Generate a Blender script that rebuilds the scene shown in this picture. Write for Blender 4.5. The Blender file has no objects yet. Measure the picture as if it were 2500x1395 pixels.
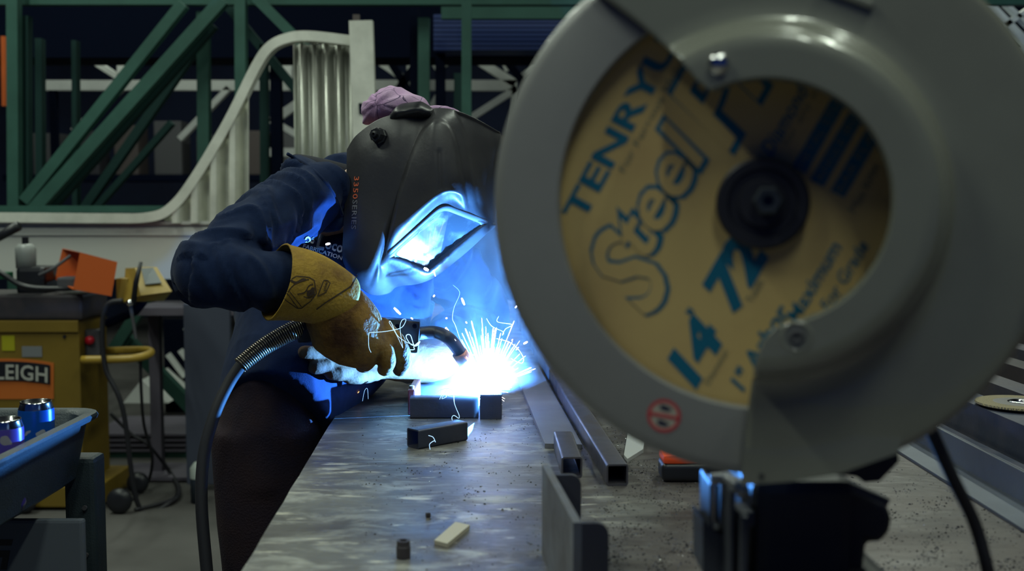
import bpy, bmesh, math, random
import numpy as np
from mathutils import Vector, Matrix, noise
from mathutils.bvhtree import BVHTree
random.seed(7)
PI = math.pi
F_PX = 2700.0; PITCH = math.radians(4.057); CAMZ = 1.30; TZ = 0.90
CP, SP = math.cos(PITCH), math.sin(PITCH)
scene = bpy.context.scene
COL = scene.collection

def ray(px, py):
    a = (px - 1250) / F_PX; b = -(py - 697.5) / F_PX
    return Vector((a, CP + b * SP, -SP + b * CP))
def P(px, py, Y):                      # measured point of the photo at distance Y
    d = ray(px, py); return Vector((d.x * Y / d.y, Y, CAMZ + d.z * Y / d.y))
def T(px, py, z=TZ):                   # measured point on a horizontal surface
    d = ray(px, py); t = (z - CAMZ) / d.z
    return Vector((d.x * t, d.y * t, z))

# ------------------------------------------------------------------ materials
MATS = {}
def mat(name, col, rough=0.6, metal=0.0, col2=None, nscale=8.0, nmix=(0.4, 0.65), bump=0.0, bscale=60.0,
        stretch=(1, 1, 1), rough2=None, emit=None, estr=0.0, coat=0.0, spec=0.5, detail=5.0, alpha=1.0, sheen=0.0, sub=0.0):
    if name in MATS: return MATS[name]
    m = bpy.data.materials.new(name); m.use_nodes = True
    nt = m.node_tree; N = nt.nodes; L = nt.links
    b = N['Principled BSDF']
    b.inputs['Base Color'].default_value = (*col, 1); b.inputs['Roughness'].default_value = rough
    b.inputs['Metallic'].default_value = metal; b.inputs['Coat Weight'].default_value = coat
    b.inputs['Specular IOR Level'].default_value = spec; b.inputs['Sheen Weight'].default_value = sheen
    b.inputs['Subsurface Weight'].default_value = sub
    if emit:
        b.inputs['Emission Color'].default_value = (*emit, 1); b.inputs['Emission Strength'].default_value = estr
    tc = N.new('ShaderNodeTexCoord'); mp = N.new('ShaderNodeMapping')
    L.new(tc.outputs['Object'], mp.inputs[0]); mp.inputs['Scale'].default_value = stretch
    if col2 or rough2 is not None:
        n = N.new('ShaderNodeTexNoise'); n.inputs['Scale'].default_value = nscale; n.inputs['Detail'].default_value = detail
        n.inputs['Roughness'].default_value = 0.62
        L.new(mp.outputs[0], n.inputs['Vector'])
        r = N.new('ShaderNodeMapRange'); r.inputs[1].default_value = nmix[0]; r.inputs[2].default_value = nmix[1]
        L.new(n.outputs[0], r.inputs[0])
        if col2:
            mx = N.new('ShaderNodeMix'); mx.data_type = 'RGBA'
            mx.inputs[6].default_value = (*col, 1); mx.inputs[7].default_value = (*col2, 1)
            L.new(r.outputs[0], mx.inputs[0]); L.new(mx.outputs[2], b.inputs['Base Color'])
        if rough2 is not None:
            r2 = N.new('ShaderNodeMapRange'); r2.inputs[3].default_value = rough; r2.inputs[4].default_value = rough2
            L.new(r.outputs[0], r2.inputs[0]); L.new(r2.outputs[0], b.inputs['Roughness'])
    if bump:
        n2 = N.new('ShaderNodeTexNoise'); n2.inputs['Scale'].default_value = bscale; n2.inputs['Detail'].default_value = 4
        L.new(mp.outputs[0], n2.inputs['Vector'])
        bp = N.new('ShaderNodeBump'); bp.inputs['Strength'].default_value = bump; bp.inputs['Distance'].default_value = 0.01
        L.new(n2.outputs[0], bp.inputs['Height']); L.new(bp.outputs[0], b.inputs['Normal'])
    MATS[name] = m
    return m

# ------------------------------------------------------------------ objects
def props(o, label=None, cat=None, group=None, kind=None):
    if label: o['label'] = label
    if cat: o['category'] = cat
    if group: o['group'] = group
    if kind: o['kind'] = kind
    return o
def link(name, me, m=None, parent=None, smooth=False):
    o = bpy.data.objects.new(name, me); COL.objects.link(o)
    if m is not None:
        me.materials.clear()
        for q in (m if isinstance(m, (list, tuple)) else [m]): me.materials.append(q)
    if smooth:
        for p in me.polygons: p.use_smooth = True
    if parent is not None: 
        o.parent = parent
        o.matrix_parent_inverse = parent.matrix_basis.inverted() if parent.parent is None else Matrix()
    return o
def thing(name, label, cat, loc=(0, 0, 0), group=None):
    o = bpy.data.objects.new(name, None); COL.objects.link(o); o.location = loc; o.empty_display_size = 0.05
    return props(o, label, cat, group)

class MB:
    def __init__(s): s.bm = bmesh.new()
    def box(s, c, d, rot=None, bev=0.0, seg=2):
        r = bmesh.ops.create_cube(s.bm, size=1.0)
        vs = r['verts']
        for v in vs: v.co = Vector((v.co.x * d[0], v.co.y * d[1], v.co.z * d[2]))
        if bev:
            es = list({e for v in vs for e in v.link_edges})
            rr = bmesh.ops.bevel(s.bm, geom=es, offset=bev, segments=seg, affect='EDGES', profile=0.6)
            vs = list({v for f in rr['faces'] for v in f.verts} | {v for v in vs if v.is_valid})
        M = Matrix.Translation(Vector(c)) @ (rot.to_4x4() if rot is not None else Matrix())
        for v in vs: v.co = M @ v.co
        return s
    def bar(s, a, b, w, h, up=(0, 0, 1), bev=0.0):
        a = Vector(a); b = Vector(b); d = b - a; y = d.normalized(); z = Vector(up); x = y.cross(z)
        if x.length < 1e-5: x = y.cross(Vector((0, 1, 0)))
        x.normalize(); z = x.cross(y)
        R = Matrix((x, y, z)).transposed()
        return s.box((a + b) / 2, (w, d.length, h), R, bev)
    def cyl(s, a, b, r, r2=None, n=24, cap=True):
        a = Vector(a); b = Vector(b); r2 = r if r2 is None else r2
        return s.tube([a, b], [r, r2], n, cap)
    def tube(s, pts, rad, n=12, cap=True, closed=False):
        pts = [Vector(p) for p in pts]
        if not isinstance(rad, (list, tuple)): rad = [rad] * len(pts)
        rings = []; x = None
        for i, p in enumerate(pts):
            t = (pts[min(i + 1, len(pts) - 1)] - pts[max(i - 1, 0)]).normalized()
            if x is None:
                x = t.orthogonal().normalized()
            else:
                x = (x - t * x.dot(t)).normalized()
            y = t.cross(x)
            rings.append([s.bm.verts.new(p + (x * math.cos(2 * PI * k / n) + y * math.sin(2 * PI * k / n)) * rad[i]) for k in range(n)])
        for A, B in zip(rings, rings[1:]):
            for k in range(n): s.bm.faces.new((A[k], A[(k + 1) % n], B[(k + 1) % n], B[k]))
        if cap:
            s.bm.faces.new(rings[0][::-1]); s.bm.faces.new(rings[-1])
        return s
    def loft(s, secs, n=24):
        # secs: (center, radius_a, radius_b, axis_a) elliptic sections, capped
        rings = []
        for i, (c, ra, rb, ax) in enumerate(secs):
            c = Vector(c); t = (Vector(secs[min(i + 1, len(secs) - 1)][0]) - Vector(secs[max(i - 1, 0)][0])).normalized()
            x = Vector(ax); x = (x - t * x.dot(t)).normalized(); y = t.cross(x)
            rings.append([s.bm.verts.new(c + x * (math.cos(2 * PI * k / n) * ra) + y * (math.sin(2 * PI * k / n) * rb)) for k in range(n)])
        for A, B in zip(rings, rings[1:]):
            for k in range(n): s.bm.faces.new((A[k], A[(k + 1) % n], B[(k + 1) % n], B[k]))
        s.bm.faces.new(rings[0][::-1]); s.bm.faces.new(rings[-1])
        return s
    def ball(s, c, r, seg=16):
        rr = bmesh.ops.create_uvsphere(s.bm, u_segments=seg, v_segments=max(6, seg // 2), radius=1.0)
        if not isinstance(r, (list, tuple)): r = (r, r, r)
        for v in rr['verts']: v.co = Vector((v.co.x * r[0] + c[0], v.co.y * r[1] + c[1], v.co.z * r[2] + c[2]))
        return s
    def prism(s, pts, d):
        A = [s.bm.verts.new(Vector(p)) for p in pts]; B = [s.bm.verts.new(Vector(p) + Vector(d)) for p in pts]
        n = len(A); s.bm.faces.new(A); s.bm.faces.new(B[::-1])
        for k in range(n): s.bm.faces.new((A[k], B[k], B[(k + 1) % n], A[(k + 1) % n]))
        return s
    def lathe(s, prof, center, axis='y', n=64, a0=0.0, a1=2 * PI):
        full = abs(a1 - a0 - 2 * PI) < 1e-6; m = n if full else n + 1
        c = Vector(center); rings = []
        for k in range(m):
            a = a0 + (a1 - a0) * k / n; row = []
            for r, h in prof:
                if axis == 'y': v = Vector((r * math.cos(a), h, r * math.sin(a)))
                else: v = Vector((r * math.cos(a), r * math.sin(a), h))
                row.append(s.bm.verts.new(c + v))
            rings.append(row)
        for k in range(m if full else m - 1):
            A = rings[k]; B = rings[(k + 1) % m]
            for j in range(len(prof) - 1): s.bm.faces.new((A[j], A[j + 1], B[j + 1], B[j]))
        return s
    def mesh(s, name='m'):
        bmesh.ops.remove_doubles(s.bm, verts=s.bm.verts, dist=1e-6)
        bmesh.ops.recalc_face_normals(s.bm, faces=s.bm.faces)
        me = bpy.data.meshes.new(name); s.bm.to_mesh(me); s.bm.free(); return me
    def build(s, name, m, parent=None, smooth=False, auto=None):
        me = s.mesh(name); o = link(name, me, m, parent, smooth or auto is not None)
        if auto is not None:
            bm = bmesh.new(); bm.from_mesh(me)
            for e in bm.edges:
                if len(e.link_faces) == 2 and e.calc_face_angle(0) > math.radians(auto): e.smooth = False
            bm.to_mesh(me); bm.free()
        return o

def bake(o, name, m, parent=None, smooth=True):
    bpy.context.view_layer.update()
    dg = bpy.context.evaluated_depsgraph_get()
    me = bpy.data.meshes.new_from_object(o.evaluated_get(dg))
    bpy.data.objects.remove(o)
    return link(name, me, m, parent, smooth)
def remesh(mb, name, m, parent=None, voxel=0.006, smooth=6, displace=None, sub=0):
    me = mb.mesh(); o = bpy.data.objects.new('tmp', me); COL.objects.link(o)
    r = o.modifiers.new('r', 'REMESH'); r.mode = 'VOXEL'; r.voxel_size = voxel
    if smooth:
        q = o.modifiers.new('s', 'SMOOTH'); q.factor = 0.6; q.iterations = smooth
    o2 = bake(o, name, m, parent)
    if displace:
        me = o2.data; nv = len(me.vertices); ns = [v.normal.copy() for v in me.vertices]
        for v, nn in zip(me.vertices, ns):
            d = displace(v.co, nn)
            if d: v.co += nn * d
        me.update()
    return o2
def crom(pts, n=8, closed=False):
    pts = [Vector(p) for p in pts]; out = []
    for i in range(len(pts) - 1):
        p0 = pts[max(i - 1, 0)]; p1 = pts[i]; p2 = pts[i + 1]; p3 = pts[min(i + 2, len(pts) - 1)]
        for k in range(n):
            t = k / n
            out.append(0.5 * ((2 * p1) + (p2 - p0) * t + (2 * p0 - 5 * p1 + 4 * p2 - p3) * t * t + (3 * p1 - p0 - 3 * p2 + p3) * t ** 3))
    out.append(pts[-1]); return out

def text_polys(s, size=1.0, shear=0.0, offset=0.0, spacing=1.0, ext=0.0, res=3, align='LEFT', bev=0.0):
    c = bpy.data.curves.new('t', 'FONT'); c.body = s; c.size = size; c.shear = shear; c.offset = offset
    c.space_character = spacing; c.resolution_u = res; c.align_x = align; c.extrude = ext; c.bevel_depth = bev
    o = bpy.data.objects.new('t', c); COL.objects.link(o)
    bpy.context.view_layer.update()
    me = bpy.data.meshes.new_from_object(o.evaluated_get(bpy.context.evaluated_depsgraph_get()))
    bpy.data.objects.remove(o)
    vs = [v.co.copy() for v in me.vertices]; fs = [tuple(p.vertices) for p in me.polygons]
    return vs, fs
def add_polys(mb, vs, fs, fn):
    nv = [mb.bm.verts.new(fn(v)) for v in vs]
    for f in fs:
        try: mb.bm.faces.new([nv[i] for i in f])
        except ValueError: pass
def bvh_of(o):
    me = o.data; return BVHTree.FromPolygons([v.co for v in me.vertices], [tuple(p.vertices) for p in me.polygons])
CAM = Vector((0, 0, CAMZ))
def onto(bvh, px, py, off=0.0012, fallback=2.0):
    d = ray(px, py).normalized(); h = bvh.ray_cast(CAM, d)
    if h[0] is None: return P(px, py, fallback)
    n = h[1]
    if n.dot(d) > 0: n = -n
    return h[0] + n * off
def square_tube(name, a, b, w, h, m, label, cat='tube', wall=0.0025, group=None, rad=0.004, kind=None):
    a = Vector(a); b = Vector(b); y = (b - a).normalized(); z = Vector((0, 0, 1)); x = y.cross(z).normalized()
    def loop(w, h, r, n=4):
        pts = []
        for cx, cy, a0 in ((w / 2 - r, h / 2 - r, 0), (-w / 2 + r, h / 2 - r, 90), (-w / 2 + r, -h / 2 + r, 180), (w / 2 - r, -h / 2 + r, 270)):
            for k in range(n + 1):
                an = math.radians(a0 + 90 * k / n); pts.append((cx + r * math.cos(an), cy + r * math.sin(an)))
        return pts
    lo = loop(w, h, rad); li = loop(w - 2 * wall, h - 2 * wall, max(rad - wall, 0.001)); mb = MB()
    def ring(c, l): return [mb.bm.verts.new(c + x * p + z * (q + h / 2)) for p, q in l]
    A, B, C, D = ring(a, lo), ring(b, lo), ring(a, li), ring(b, li); n = len(A)
    for k in range(n):
        j = (k + 1) % n
        mb.bm.faces.new((A[k], A[j], B[j], B[k])); mb.bm.faces.new((C[k], D[k], D[j], C[j]))
        mb.bm.faces.new((A[k], C[k], C[j], A[j])); mb.bm.faces.new((B[k], B[j], D[j], D[k]))
    o = mb.build(name, m, None, auto=30); return props(o, label, cat, group)
# ------------------------------------------------------------------ camera, lights, shell
cam_d = bpy.data.cameras.new('camera'); cam = bpy.data.objects.new('camera', cam_d); COL.objects.link(cam)
cam.location = CAM; cam.rotation_euler = (PI / 2 - PITCH, 0, 0)
cam_d.sensor_width = 36; cam_d.lens = F_PX * 36 / 2500; cam_d.clip_start = 0.05
cam_d.dof.use_dof = True; cam_d.dof.focus_distance = 2.02; cam_d.dof.aperture_fstop = 4.5
scene.camera = cam
scene.view_settings.view_transform = 'Standard'; scene.view_settings.look = 'None'
scene.view_settings.exposure = 0.0; scene.view_settings.gamma = 1.0
w = bpy.data.worlds.new('world'); scene.world = w; w.use_nodes = True
w.node_tree.nodes['Background'].inputs[0].default_value = (0.02, 0.10, 0.55, 1)
w.node_tree.nodes['Background'].inputs[1].default_value = 0.10
scene.cycles.use_denoising = True
scene.cycles.sample_clamp_indirect = 4.0
scene.cycles.volume_bounces = 0

M_conc = mat('concrete', (0.060, 0.058, 0.056), 0.6, col2=(0.095, 0.09, 0.088), nscale=1.6, rough2=0.75, bump=0.1, bscale=25)
M_wall = mat('painted_block', (0.010, 0.018, 0.055), 0.9, col2=(0.006, 0.010, 0.034), nscale=1.2)
M_ceil = mat('ceiling_paint', (0.05, 0.055, 0.07), 0.9)
def shell(name, pts, m):
    mb = MB(); mb.bm.faces.new([mb.bm.verts.new(p) for p in pts]); o = mb.build(name, m); o['kind'] = 'structure'
    return o
shell('floor', [(-9, -4, 0), (9, -4, 0), (9, 13, 0), (-9, 13, 0)], M_conc)
shell('wall_back', [(-9, 13, 0), (9, 13, 0), (9, 13, 6), (-9, 13, 6)], M_wall)
shell('wall_left', [(-9, -4, 0), (-9, 13, 0), (-9, 13, 6), (-9, -4, 6)], M_wall)
shell('wall_right', [(9, -4, 0), (9, 13, 0), (9, 13, 6), (9, -4, 6)], M_wall)
shell('ceiling', [(-9, -4, 6), (9, -4, 6), (9, 13, 6), (-9, 13, 6)], M_ceil)

M_lamp = mat('lamp_diffuser', (0.9, 0.95, 0.88), 0.4, emit=(0.86, 1.0, 0.84), estr=2.0)
M_fix = mat('lamp_housing', (0.5, 0.5, 0.5), 0.5)
def area(x, y, z, sx, sy, e, col=(0.88, 1.0, 0.84)):
    l = bpy.data.lights.new('ceiling_light', 'AREA'); l.shape = 'RECTANGLE'; l.size = sx; l.size_y = sy; l.energy = e; l.color = col
    o = bpy.data.objects.new('strip_light_glow', l); COL.objects.link(o); o.location = (x, y, z); return o
LIGHTS = [(0.2, -1.7, 30), (-2.6, 0.2, 55), (1.4, 0.2, 42), (-2.6, 3.4, 55), (1.6, 3.4, 45), (-3.4, 4.6, 30), (2.6, 7.6, 60), (-2.4, 7.6, 62)]
places = ['behind the camera', 'over the near left of the shop', 'over the near right of the shop', 'over the welder at left', 'over the table at right', 'over the yellow saw machine', 'beyond the racks at right', 'beyond the racks at left']
for (x, y, e), pl in zip(LIGHTS, places):
    area(x, y, 4.55, 0.18, 2.2, e)
    t = thing('ceiling_light', 'long fluorescent strip light hanging ' + pl, 'ceiling light', (x, y, 4.6), 'strip lights under the ceiling')
    MB().box((x, y, 4.66), (0.24, 2.4, 0.07), bev=0.01).build('lamp_housing', M_fix, t)
    MB().box((x, y, 4.605), (0.18, 2.3, 0.03), bev=0.01).build('diffuser', M_lamp, t)
    for dy in (-0.9, 0.9): MB().cyl((x, y + dy, 4.69), (x, y + dy, 6.0), 0.006, n=8).build('hanger', M_fix, t)

# ------------------------------------------------------------------ background racks
M_green = mat('green_paint', (0.038, 0.112, 0.090), 0.6, col2=(0.028, 0.085, 0.068), nscale=3, spec=.3)
M_dgreen = mat('dark_green', (0.011, 0.038, 0.036), 0.7, spec=.2)  # darker copy of the rack green, mostly for rear pieces
M_white = mat('galvanised_white', (0.80, 0.82, 0.80), 0.45, col2=(0.68, 0.70, 0.68), nscale=3)
M_alu = mat('aluminium_sheet', (0.60, 0.61, 0.56), 0.32, 0.75, col2=(0.5, 0.52, 0.47), nscale=5, rough2=0.5, stretch=(1, 1, .3))
M_alup = mat('aluminium_rail', (0.82, 0.83, 0.74), 0.42, 0.15, col2=(0.6, 0.61, 0.54), nscale=4)
M_blue = mat('blue_sheet', (0.012, 0.035, 0.17), 0.5)
M_dark = mat('dark_steel', (0.0025, 0.005, 0.016), 0.8, spec=.05)
M_orange = mat('orange_paint', (0.62, 0.12, 0.02), 0.5)

def pbar(mb, a, b, Y, wpx, d=0.06, Yb=None):
    A = P(a[0], a[1], Y); B = P(b[0], b[1], Yb or Y)
    mb.bar(A, B, wpx * Y / F_PX, d, up=(0, 1, 0)); return mb
def frame(name, label, parts, m, cat='rack', group='green pallet racking behind the welder', Y=6.0):
    c = P(parts[0][1][0], parts[0][1][1], Y); t = thing(name, label, cat, (c.x, Y, 0), group)
    for q in parts:
        nm, a, b, w = q[:4]; mm = q[4] if len(q) > 4 else m
        pbar(MB(), a, b, q[5] if len(q) > 5 else Y, w).build(nm, mm, t)
    return t
FL = 1098  # floor line of the photo at the rack
frame('pallet_rack_frame', 'green rack upright with a long pair of diagonal braces, at the far left', [
    ('post', (34, -60), (40, FL), 27), ('post', (497, 30), (504, FL), 28, M_green, 6.2),
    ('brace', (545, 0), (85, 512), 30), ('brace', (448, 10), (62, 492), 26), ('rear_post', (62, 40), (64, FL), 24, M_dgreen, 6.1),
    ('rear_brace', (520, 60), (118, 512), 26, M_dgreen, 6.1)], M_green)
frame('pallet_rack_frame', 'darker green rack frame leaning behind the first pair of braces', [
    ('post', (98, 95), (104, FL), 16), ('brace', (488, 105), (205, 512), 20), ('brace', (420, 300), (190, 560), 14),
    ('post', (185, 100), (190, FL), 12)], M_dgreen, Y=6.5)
frame('pallet_rack_frame', 'green rack upright left of the curved aluminium panel with braces falling right', [
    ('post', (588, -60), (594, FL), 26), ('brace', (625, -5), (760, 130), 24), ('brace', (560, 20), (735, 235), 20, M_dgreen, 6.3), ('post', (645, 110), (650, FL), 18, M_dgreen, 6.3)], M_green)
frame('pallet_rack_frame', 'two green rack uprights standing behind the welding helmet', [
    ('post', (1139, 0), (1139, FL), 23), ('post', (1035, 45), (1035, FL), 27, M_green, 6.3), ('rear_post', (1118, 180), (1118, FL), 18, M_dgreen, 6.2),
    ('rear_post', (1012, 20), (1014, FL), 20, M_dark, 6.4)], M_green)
frame('rack_beam', 'long green rack beam across the top of the view', [('beam', (-260, 2), (2760, 2), 22)], M_green, 'beam', Y=6.15)
frame('rack_beam', 'green rack beam running low behind the aluminium panel at left', [('beam', (-260, 511), (460, 511), 17)], M_green, 'beam', Y=5.75)
frame('rack_beam', 'greyish green beam below the blue sheets at upper right', [('beam', (1078, 33), (1560, 33), 28)], M_green, 'beam', Y=6.5)
frame('rack_beam', 'teal rack beam resting near the floor behind the hoses', [('beam', (262, 1105), (486, 1105), 22)], M_green, 'beam', Y=5.7)
frame('stacked_brace', 'teal diagonal brace lying behind the yellow machine handle', [('brace', (470, 560), (262, 880), 26)], M_green, 'brace', 'loose teal braces low behind the machine', Y=5.6)
frame('stacked_brace', 'teal diagonal brace falling right from the yellow machine handle', [('brace', (300, 820), (520, 1050), 30)], M_green, 'brace', 'loose teal braces low behind the machine', Y=5.65)
# dark load on the racks
t = thing('dark_rack_load', 'dark load of stacked sheets on tall legs along the top of the view', 'rack load', (0, 7.35, 0))
c = P(1000, 70, 7.2); MB().box((c.x, 7.35, c.z), (8.2, .4, .38)).build('stacked_load', M_dark, t)
for x in (-4.3, -1.55, 1.1, 3.9): MB().box((x, 7.35, c.z / 2 - .09), (.07, .07, c.z - .18)).build('leg', M_dark, t)
t = thing('blue_sheet_stack', 'dark blue corrugated sheets stacked high behind the green uprights', 'sheets', (P(1290, 90, 7).x, 7, 0))
for k in range(8):
    y0 = 48 + k * 11
    pbar(MB(), (1062, y0), (1560, y0), 6.9, 8.5, 0.25).build('sheet', M_blue, t)
for px in (1075, 1540):
    a = P(px, 130, 6.95); MB().box((a.x, 6.95, a.z / 2), (.06, .06, a.z)).build('rack_leg', M_dark, t)
frame('orange_beam', 'orange rack upright sliver at the far left edge', [('post', (12, 90), (14, 260), 9)], M_orange, 'beam', Y=6.8)

# white trusses beyond
def truss(label, parts, Y, grp='pale steel trusses beyond the racks'):
    c = P(parts[0][1][0], 500, Y); t = thing('steel_truss', label, 'truss', (c.x, Y, 0), grp)
    for q in parts:
        if q[0] == 'leg': a = P(q[1][0], q[1][1], Y); MB().box((a.x, Y, a.z / 2), (.05, .05, a.z)).build('leg', M_dark, t)
        else: pbar(MB(), q[1], q[2], q[4] if len(q) > 4 else Y, q[3]).build(q[0], M_dark if q[0] == 'cross_brace' else M_white, t)
truss('pale steel truss with a long horizontal chord beyond the racks at left', [
    ('chord', (100, 209), (905, 209), 24), ('upright', (304, 112), (304, 200), 30), ('brace', (190, 125), (292, 190), 14),
    ('brace', (300, 215), (180, 320), 12), ('upright', (700, 112), (700, 200), 26), ('brace', (600, 120), (690, 190), 14), ('brace', (660, 300), (725, 255), 20), ('brace', (660, 290), (725, 330), 14),
    ('lower_chord', (640, 372), (735, 372), 20), ('brace', (560, 215), (440, 340), 14), ('leg', (130, 209), 0, 0), ('leg', (860, 209), 0, 0)], 8.2)
truss('pale steel truss with star-shaped joint beyond the racks, beside the saw guard', [
    ('chord', (905, 209), (1262, 209), 25), ('upright', (1006, 112), (1006, 200), 24), ('brace', (905, 135), (992, 196), 18),
    ('brace', (1060, 168), (1120, 130), 22), ('brace', (1150, 138), (1258, 205), 20), ('brace', (1150, 288), (1262, 216), 16),
    ('upright', (1258, 220), (1238, 420), 16), ('upright', (1228, 128), (1246, 170), 26), ('brace', (1262, 196), (1340, 140), 14), ('brace', (1080, 215), (1010, 330), 12), ('leg', (925, 209), 0, 0), ('leg', (1238, 400), 0, 0), ('cross_brace', (915, 90), (1040, 290), 18, 8.1), ('cross_brace', (1050, 110), (915, 300), 18, 8.1), ('cross_brace', (1205, 110), (1300, 230), 17, 8.1)], 8.2)
truss('pale green truss crossing at the upper right corner beside the saw guard', [
    ('chord', (2380, -20), (2560, 165), 20), ('brace', (2440, 70), (2560, -10), 12), ('lower_chord', (2440, 128), (2620, 128), 18), ('brace', (2330, -20), (2470, 150), 12), ('brace', (2400, -40), (2600, 150), 9), ('leg', (2600, 128), 0, 0)], 6.6)
# clutter stored beyond: boxes on a far shelf, each one
M_clut = [mat('clutter_grey', (0.07, 0.07, 0.08), 0.7), mat('clutter_dark', (0.03, 0.03, 0.04), 0.7), mat('clutter_tan', (0.075, 0.06, 0.06), 0.7)]
rr = random.Random(3)
for k in range(13):
    px = 130 + k * 98 + rr.uniform(-6, 6); hh = rr.uniform(.25, .5); c = P(px, 330, 10.5)
    b = MB().box((c.x, 10.5, 1.6 + hh / 2), (rr.uniform(.18, .34), .3, hh), bev=.01).build('storage_box', M_clut[k % 3])
    props(b, ['grey', 'dark', 'tan'][k % 3] + ' box in the dim row on the far shelf beyond the trusses', 'box', 'boxes on the far shelf')
t = thing('far_shelf', 'dim long shelf beyond the trusses carrying boxes', 'shelf', (0, 10.5, 0))
MB().box((-.6, 10.5, 1.57), (8.2, .5, .06)).build('shelf_board', M_dark, t)
for x in (-4.6, -2, .6, 3.4): MB().box((x, 10.5, .77), (.08, .4, 1.54)).build('post', M_dark, t)

# ------------------------------------------------------------------ curved aluminium panel
Y = 5.3
t = thing('curved_sidewall', 'large curved aluminium sidewall with ribs and tall end post behind the welder', 'panel', (P(300, 600, Y).x, Y, 0))
rail = crom([P(x, y, Y) for x, y in ((-260, 531), (0, 531), (250, 533), (370, 530), (425, 505), (480, 435), (560, 300), (625, 170), (660, 118), (705, 95), (760, 90), (858, 101))], 6)
mb = MB()
for A, B in zip(rail, rail[1:]): pass
def ribbon(mb, pts, w, d):
    rings = []
    for i, p in enumerate(pts):
        tt = (pts[min(i + 1, len(pts) - 1)] - pts[max(i - 1, 0)]).normalized(); nn = Vector((0, 1, 0)).cross(tt).normalized()
        rings.append([mb.bm.verts.new(p + nn * a + Vector((0, b, 0))) for a, b in ((w / 2, -d / 2), (w / 2, d / 2), (-w / 2, d / 2), (-w / 2, -d / 2))])
    for A, B in zip(rings, rings[1:]):
        for k in range(4): mb.bm.faces.new((A[k], A[(k + 1) % 4], B[(k + 1) % 4], B[k]))
    mb.bm.faces.new(rings[0]); mb.bm.faces.new(rings[-1][::-1]); return mb
ribbon(mb, rail, 0.046, 0.07).build('curved_rail', M_alup, t, auto=30)
# lower body with horizontal steps
mb = MB()
for (y0, y1, dy) in ((540, 548, -.015), (548, 556, .01), (556, 575, -.01), (575, 682, 0.0)):
    a = P(-260, y1, Y); b = P(620, y0, Y); mb.box(((a.x + b.x) / 2, Y + .03 + dy, (a.z + b.z) / 2), (b.x - a.x, .03, abs(b.z - a.z)))
mb.build('lower_skirt', mat('scuffed_aluminium', (0.70, 0.71, 0.66), 0.4, 0.2, col2=(0.25, 0.24, 0.23), nscale=2.2, nmix=(.56, .72), stretch=(.5, 1, 1.6)), t)
# ribbed infill under the rail
def rail_y(px):
    tab = [(395, 520), (425, 505), (480, 435), (560, 300), (615, 190)]
    for (x0, y0), (x1, y1) in zip(tab, tab[1:]):
        if px <= x1: return y0 + (y1 - y0) * (px - x0) / (x1 - x0)
    return 190
mb = MB(); top = []; bot = []
xs = [400 + 3.5 * k for k in range(61)]
for k, px in enumerate(xs):
    ph = (px - 400) / 46.0 * 2 * PI; dy = 0.045 * max(-.6, min(.6, math.sin(ph))) / .6
    p = P(px, rail_y(px) + 6, Y + .02); top.append(mb.bm.verts.new(p + Vector((0, dy, 0))))
    p = P(px, 545, Y + .02); bot.append(mb.bm.verts.new(p + Vector((0, dy, 0))))
for k in range(60): mb.bm.faces.new((top[k], top[k + 1], bot[k + 1], bot[k]))
o = mb.build('ribbed_sheet', M_alup, t); so = o.modifiers.new('t', 'SOLIDIFY'); so.thickness = .003
mb = MB(); top = []; bot = []
for k in range(73):
    px = 716 + 2 * k; ph = (px - 716) / 30.0 * 2 * PI; dy = 0.03 * math.sin(ph) * (1 if k % 9 else .4)
    p = P(px, 108, Y + .05); top.append(mb.bm.verts.new(p + Vector((0, dy, 0))))
    p = P(px + 6, 690, Y + .05); bot.append(mb.bm.verts.new(p + Vector((0, dy, 0))))
for k in range(72): mb.bm.faces.new((top[k], top[k + 1], bot[k + 1], bot[k]))
o = mb.build('shiny_corrugated_sheet', M_alu, t, smooth=True); so = o.modifiers.new('t', 'SOLIDIFY'); so.thickness = .003
mb = MB(); pbar(mb, (882, 52), (903, 690), Y - .04, 56, .05); mb.build('end_post', M_alup, t)
mb = MB(); pbar(mb, (880, 252), (881, 278), Y - .07, 8, .012); mb.build('slot', M_dark, t)
mb = MB(); pbar(mb, (870, 36), (870, 56), Y - .01, 16, .02); mb.build('post_tab', M_clut[2], t)
for x in (-2.6, -1.5): MB().box((x, Y + .05, (P(0, 682, Y).z) / 2), (.05, .3, P(0, 682, Y).z)).build('trestle_leg', M_dark, t)

# ------------------------------------------------------------------ yellow cold saw machine at the left
M_yel = mat('yellow_paint', (0.20, 0.13, 0.014), 0.5, col2=(0.17, 0.11, 0.012), nscale=3)
M_blk = mat('black_plastic', (0.012, 0.013, 0.018), 0.4)
M_brn = mat('oily_casting', (0.05, 0.04, 0.045), 0.5, col2=(0.03, 0.028, 0.035), nscale=9)
Y = 4.7
t = thing('cold_saw', 'yellow floor-standing cold saw with an orange blade box, at the left edge', 'machine', (-2.2, Y + .15, 0))
xr = P(196, 900, Y).x; xl = P(-210, 900, Y).x; zt = P(100, 782, Y).z
MB().box(((xl + xr) / 2, Y + .16, (zt + .10) / 2), (xr - xl, .32, zt - .10), bev=.006).build('cabinet', M_yel, t)
MB().box(((xl + xr) / 2 + .03, Y + .16, .06), (xr - xl + .1, .40, .09), bev=.006).build('plinth', M_yel, t)
MB().box(((xl + xr) / 2, Y - .006, P(0, 797, Y).z), (xr - xl, .012, .05), bev=.003).build('top_trim', M_yel, t)
MB().box(((xl + xr) / 2 + .02, Y + .14, P(0, 750, Y).z), (xr - xl - .0, .30, P(0, 718, Y).z - P(0, 780, Y).z), bev=.012).build('vise_table', M_brn, t)
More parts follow.
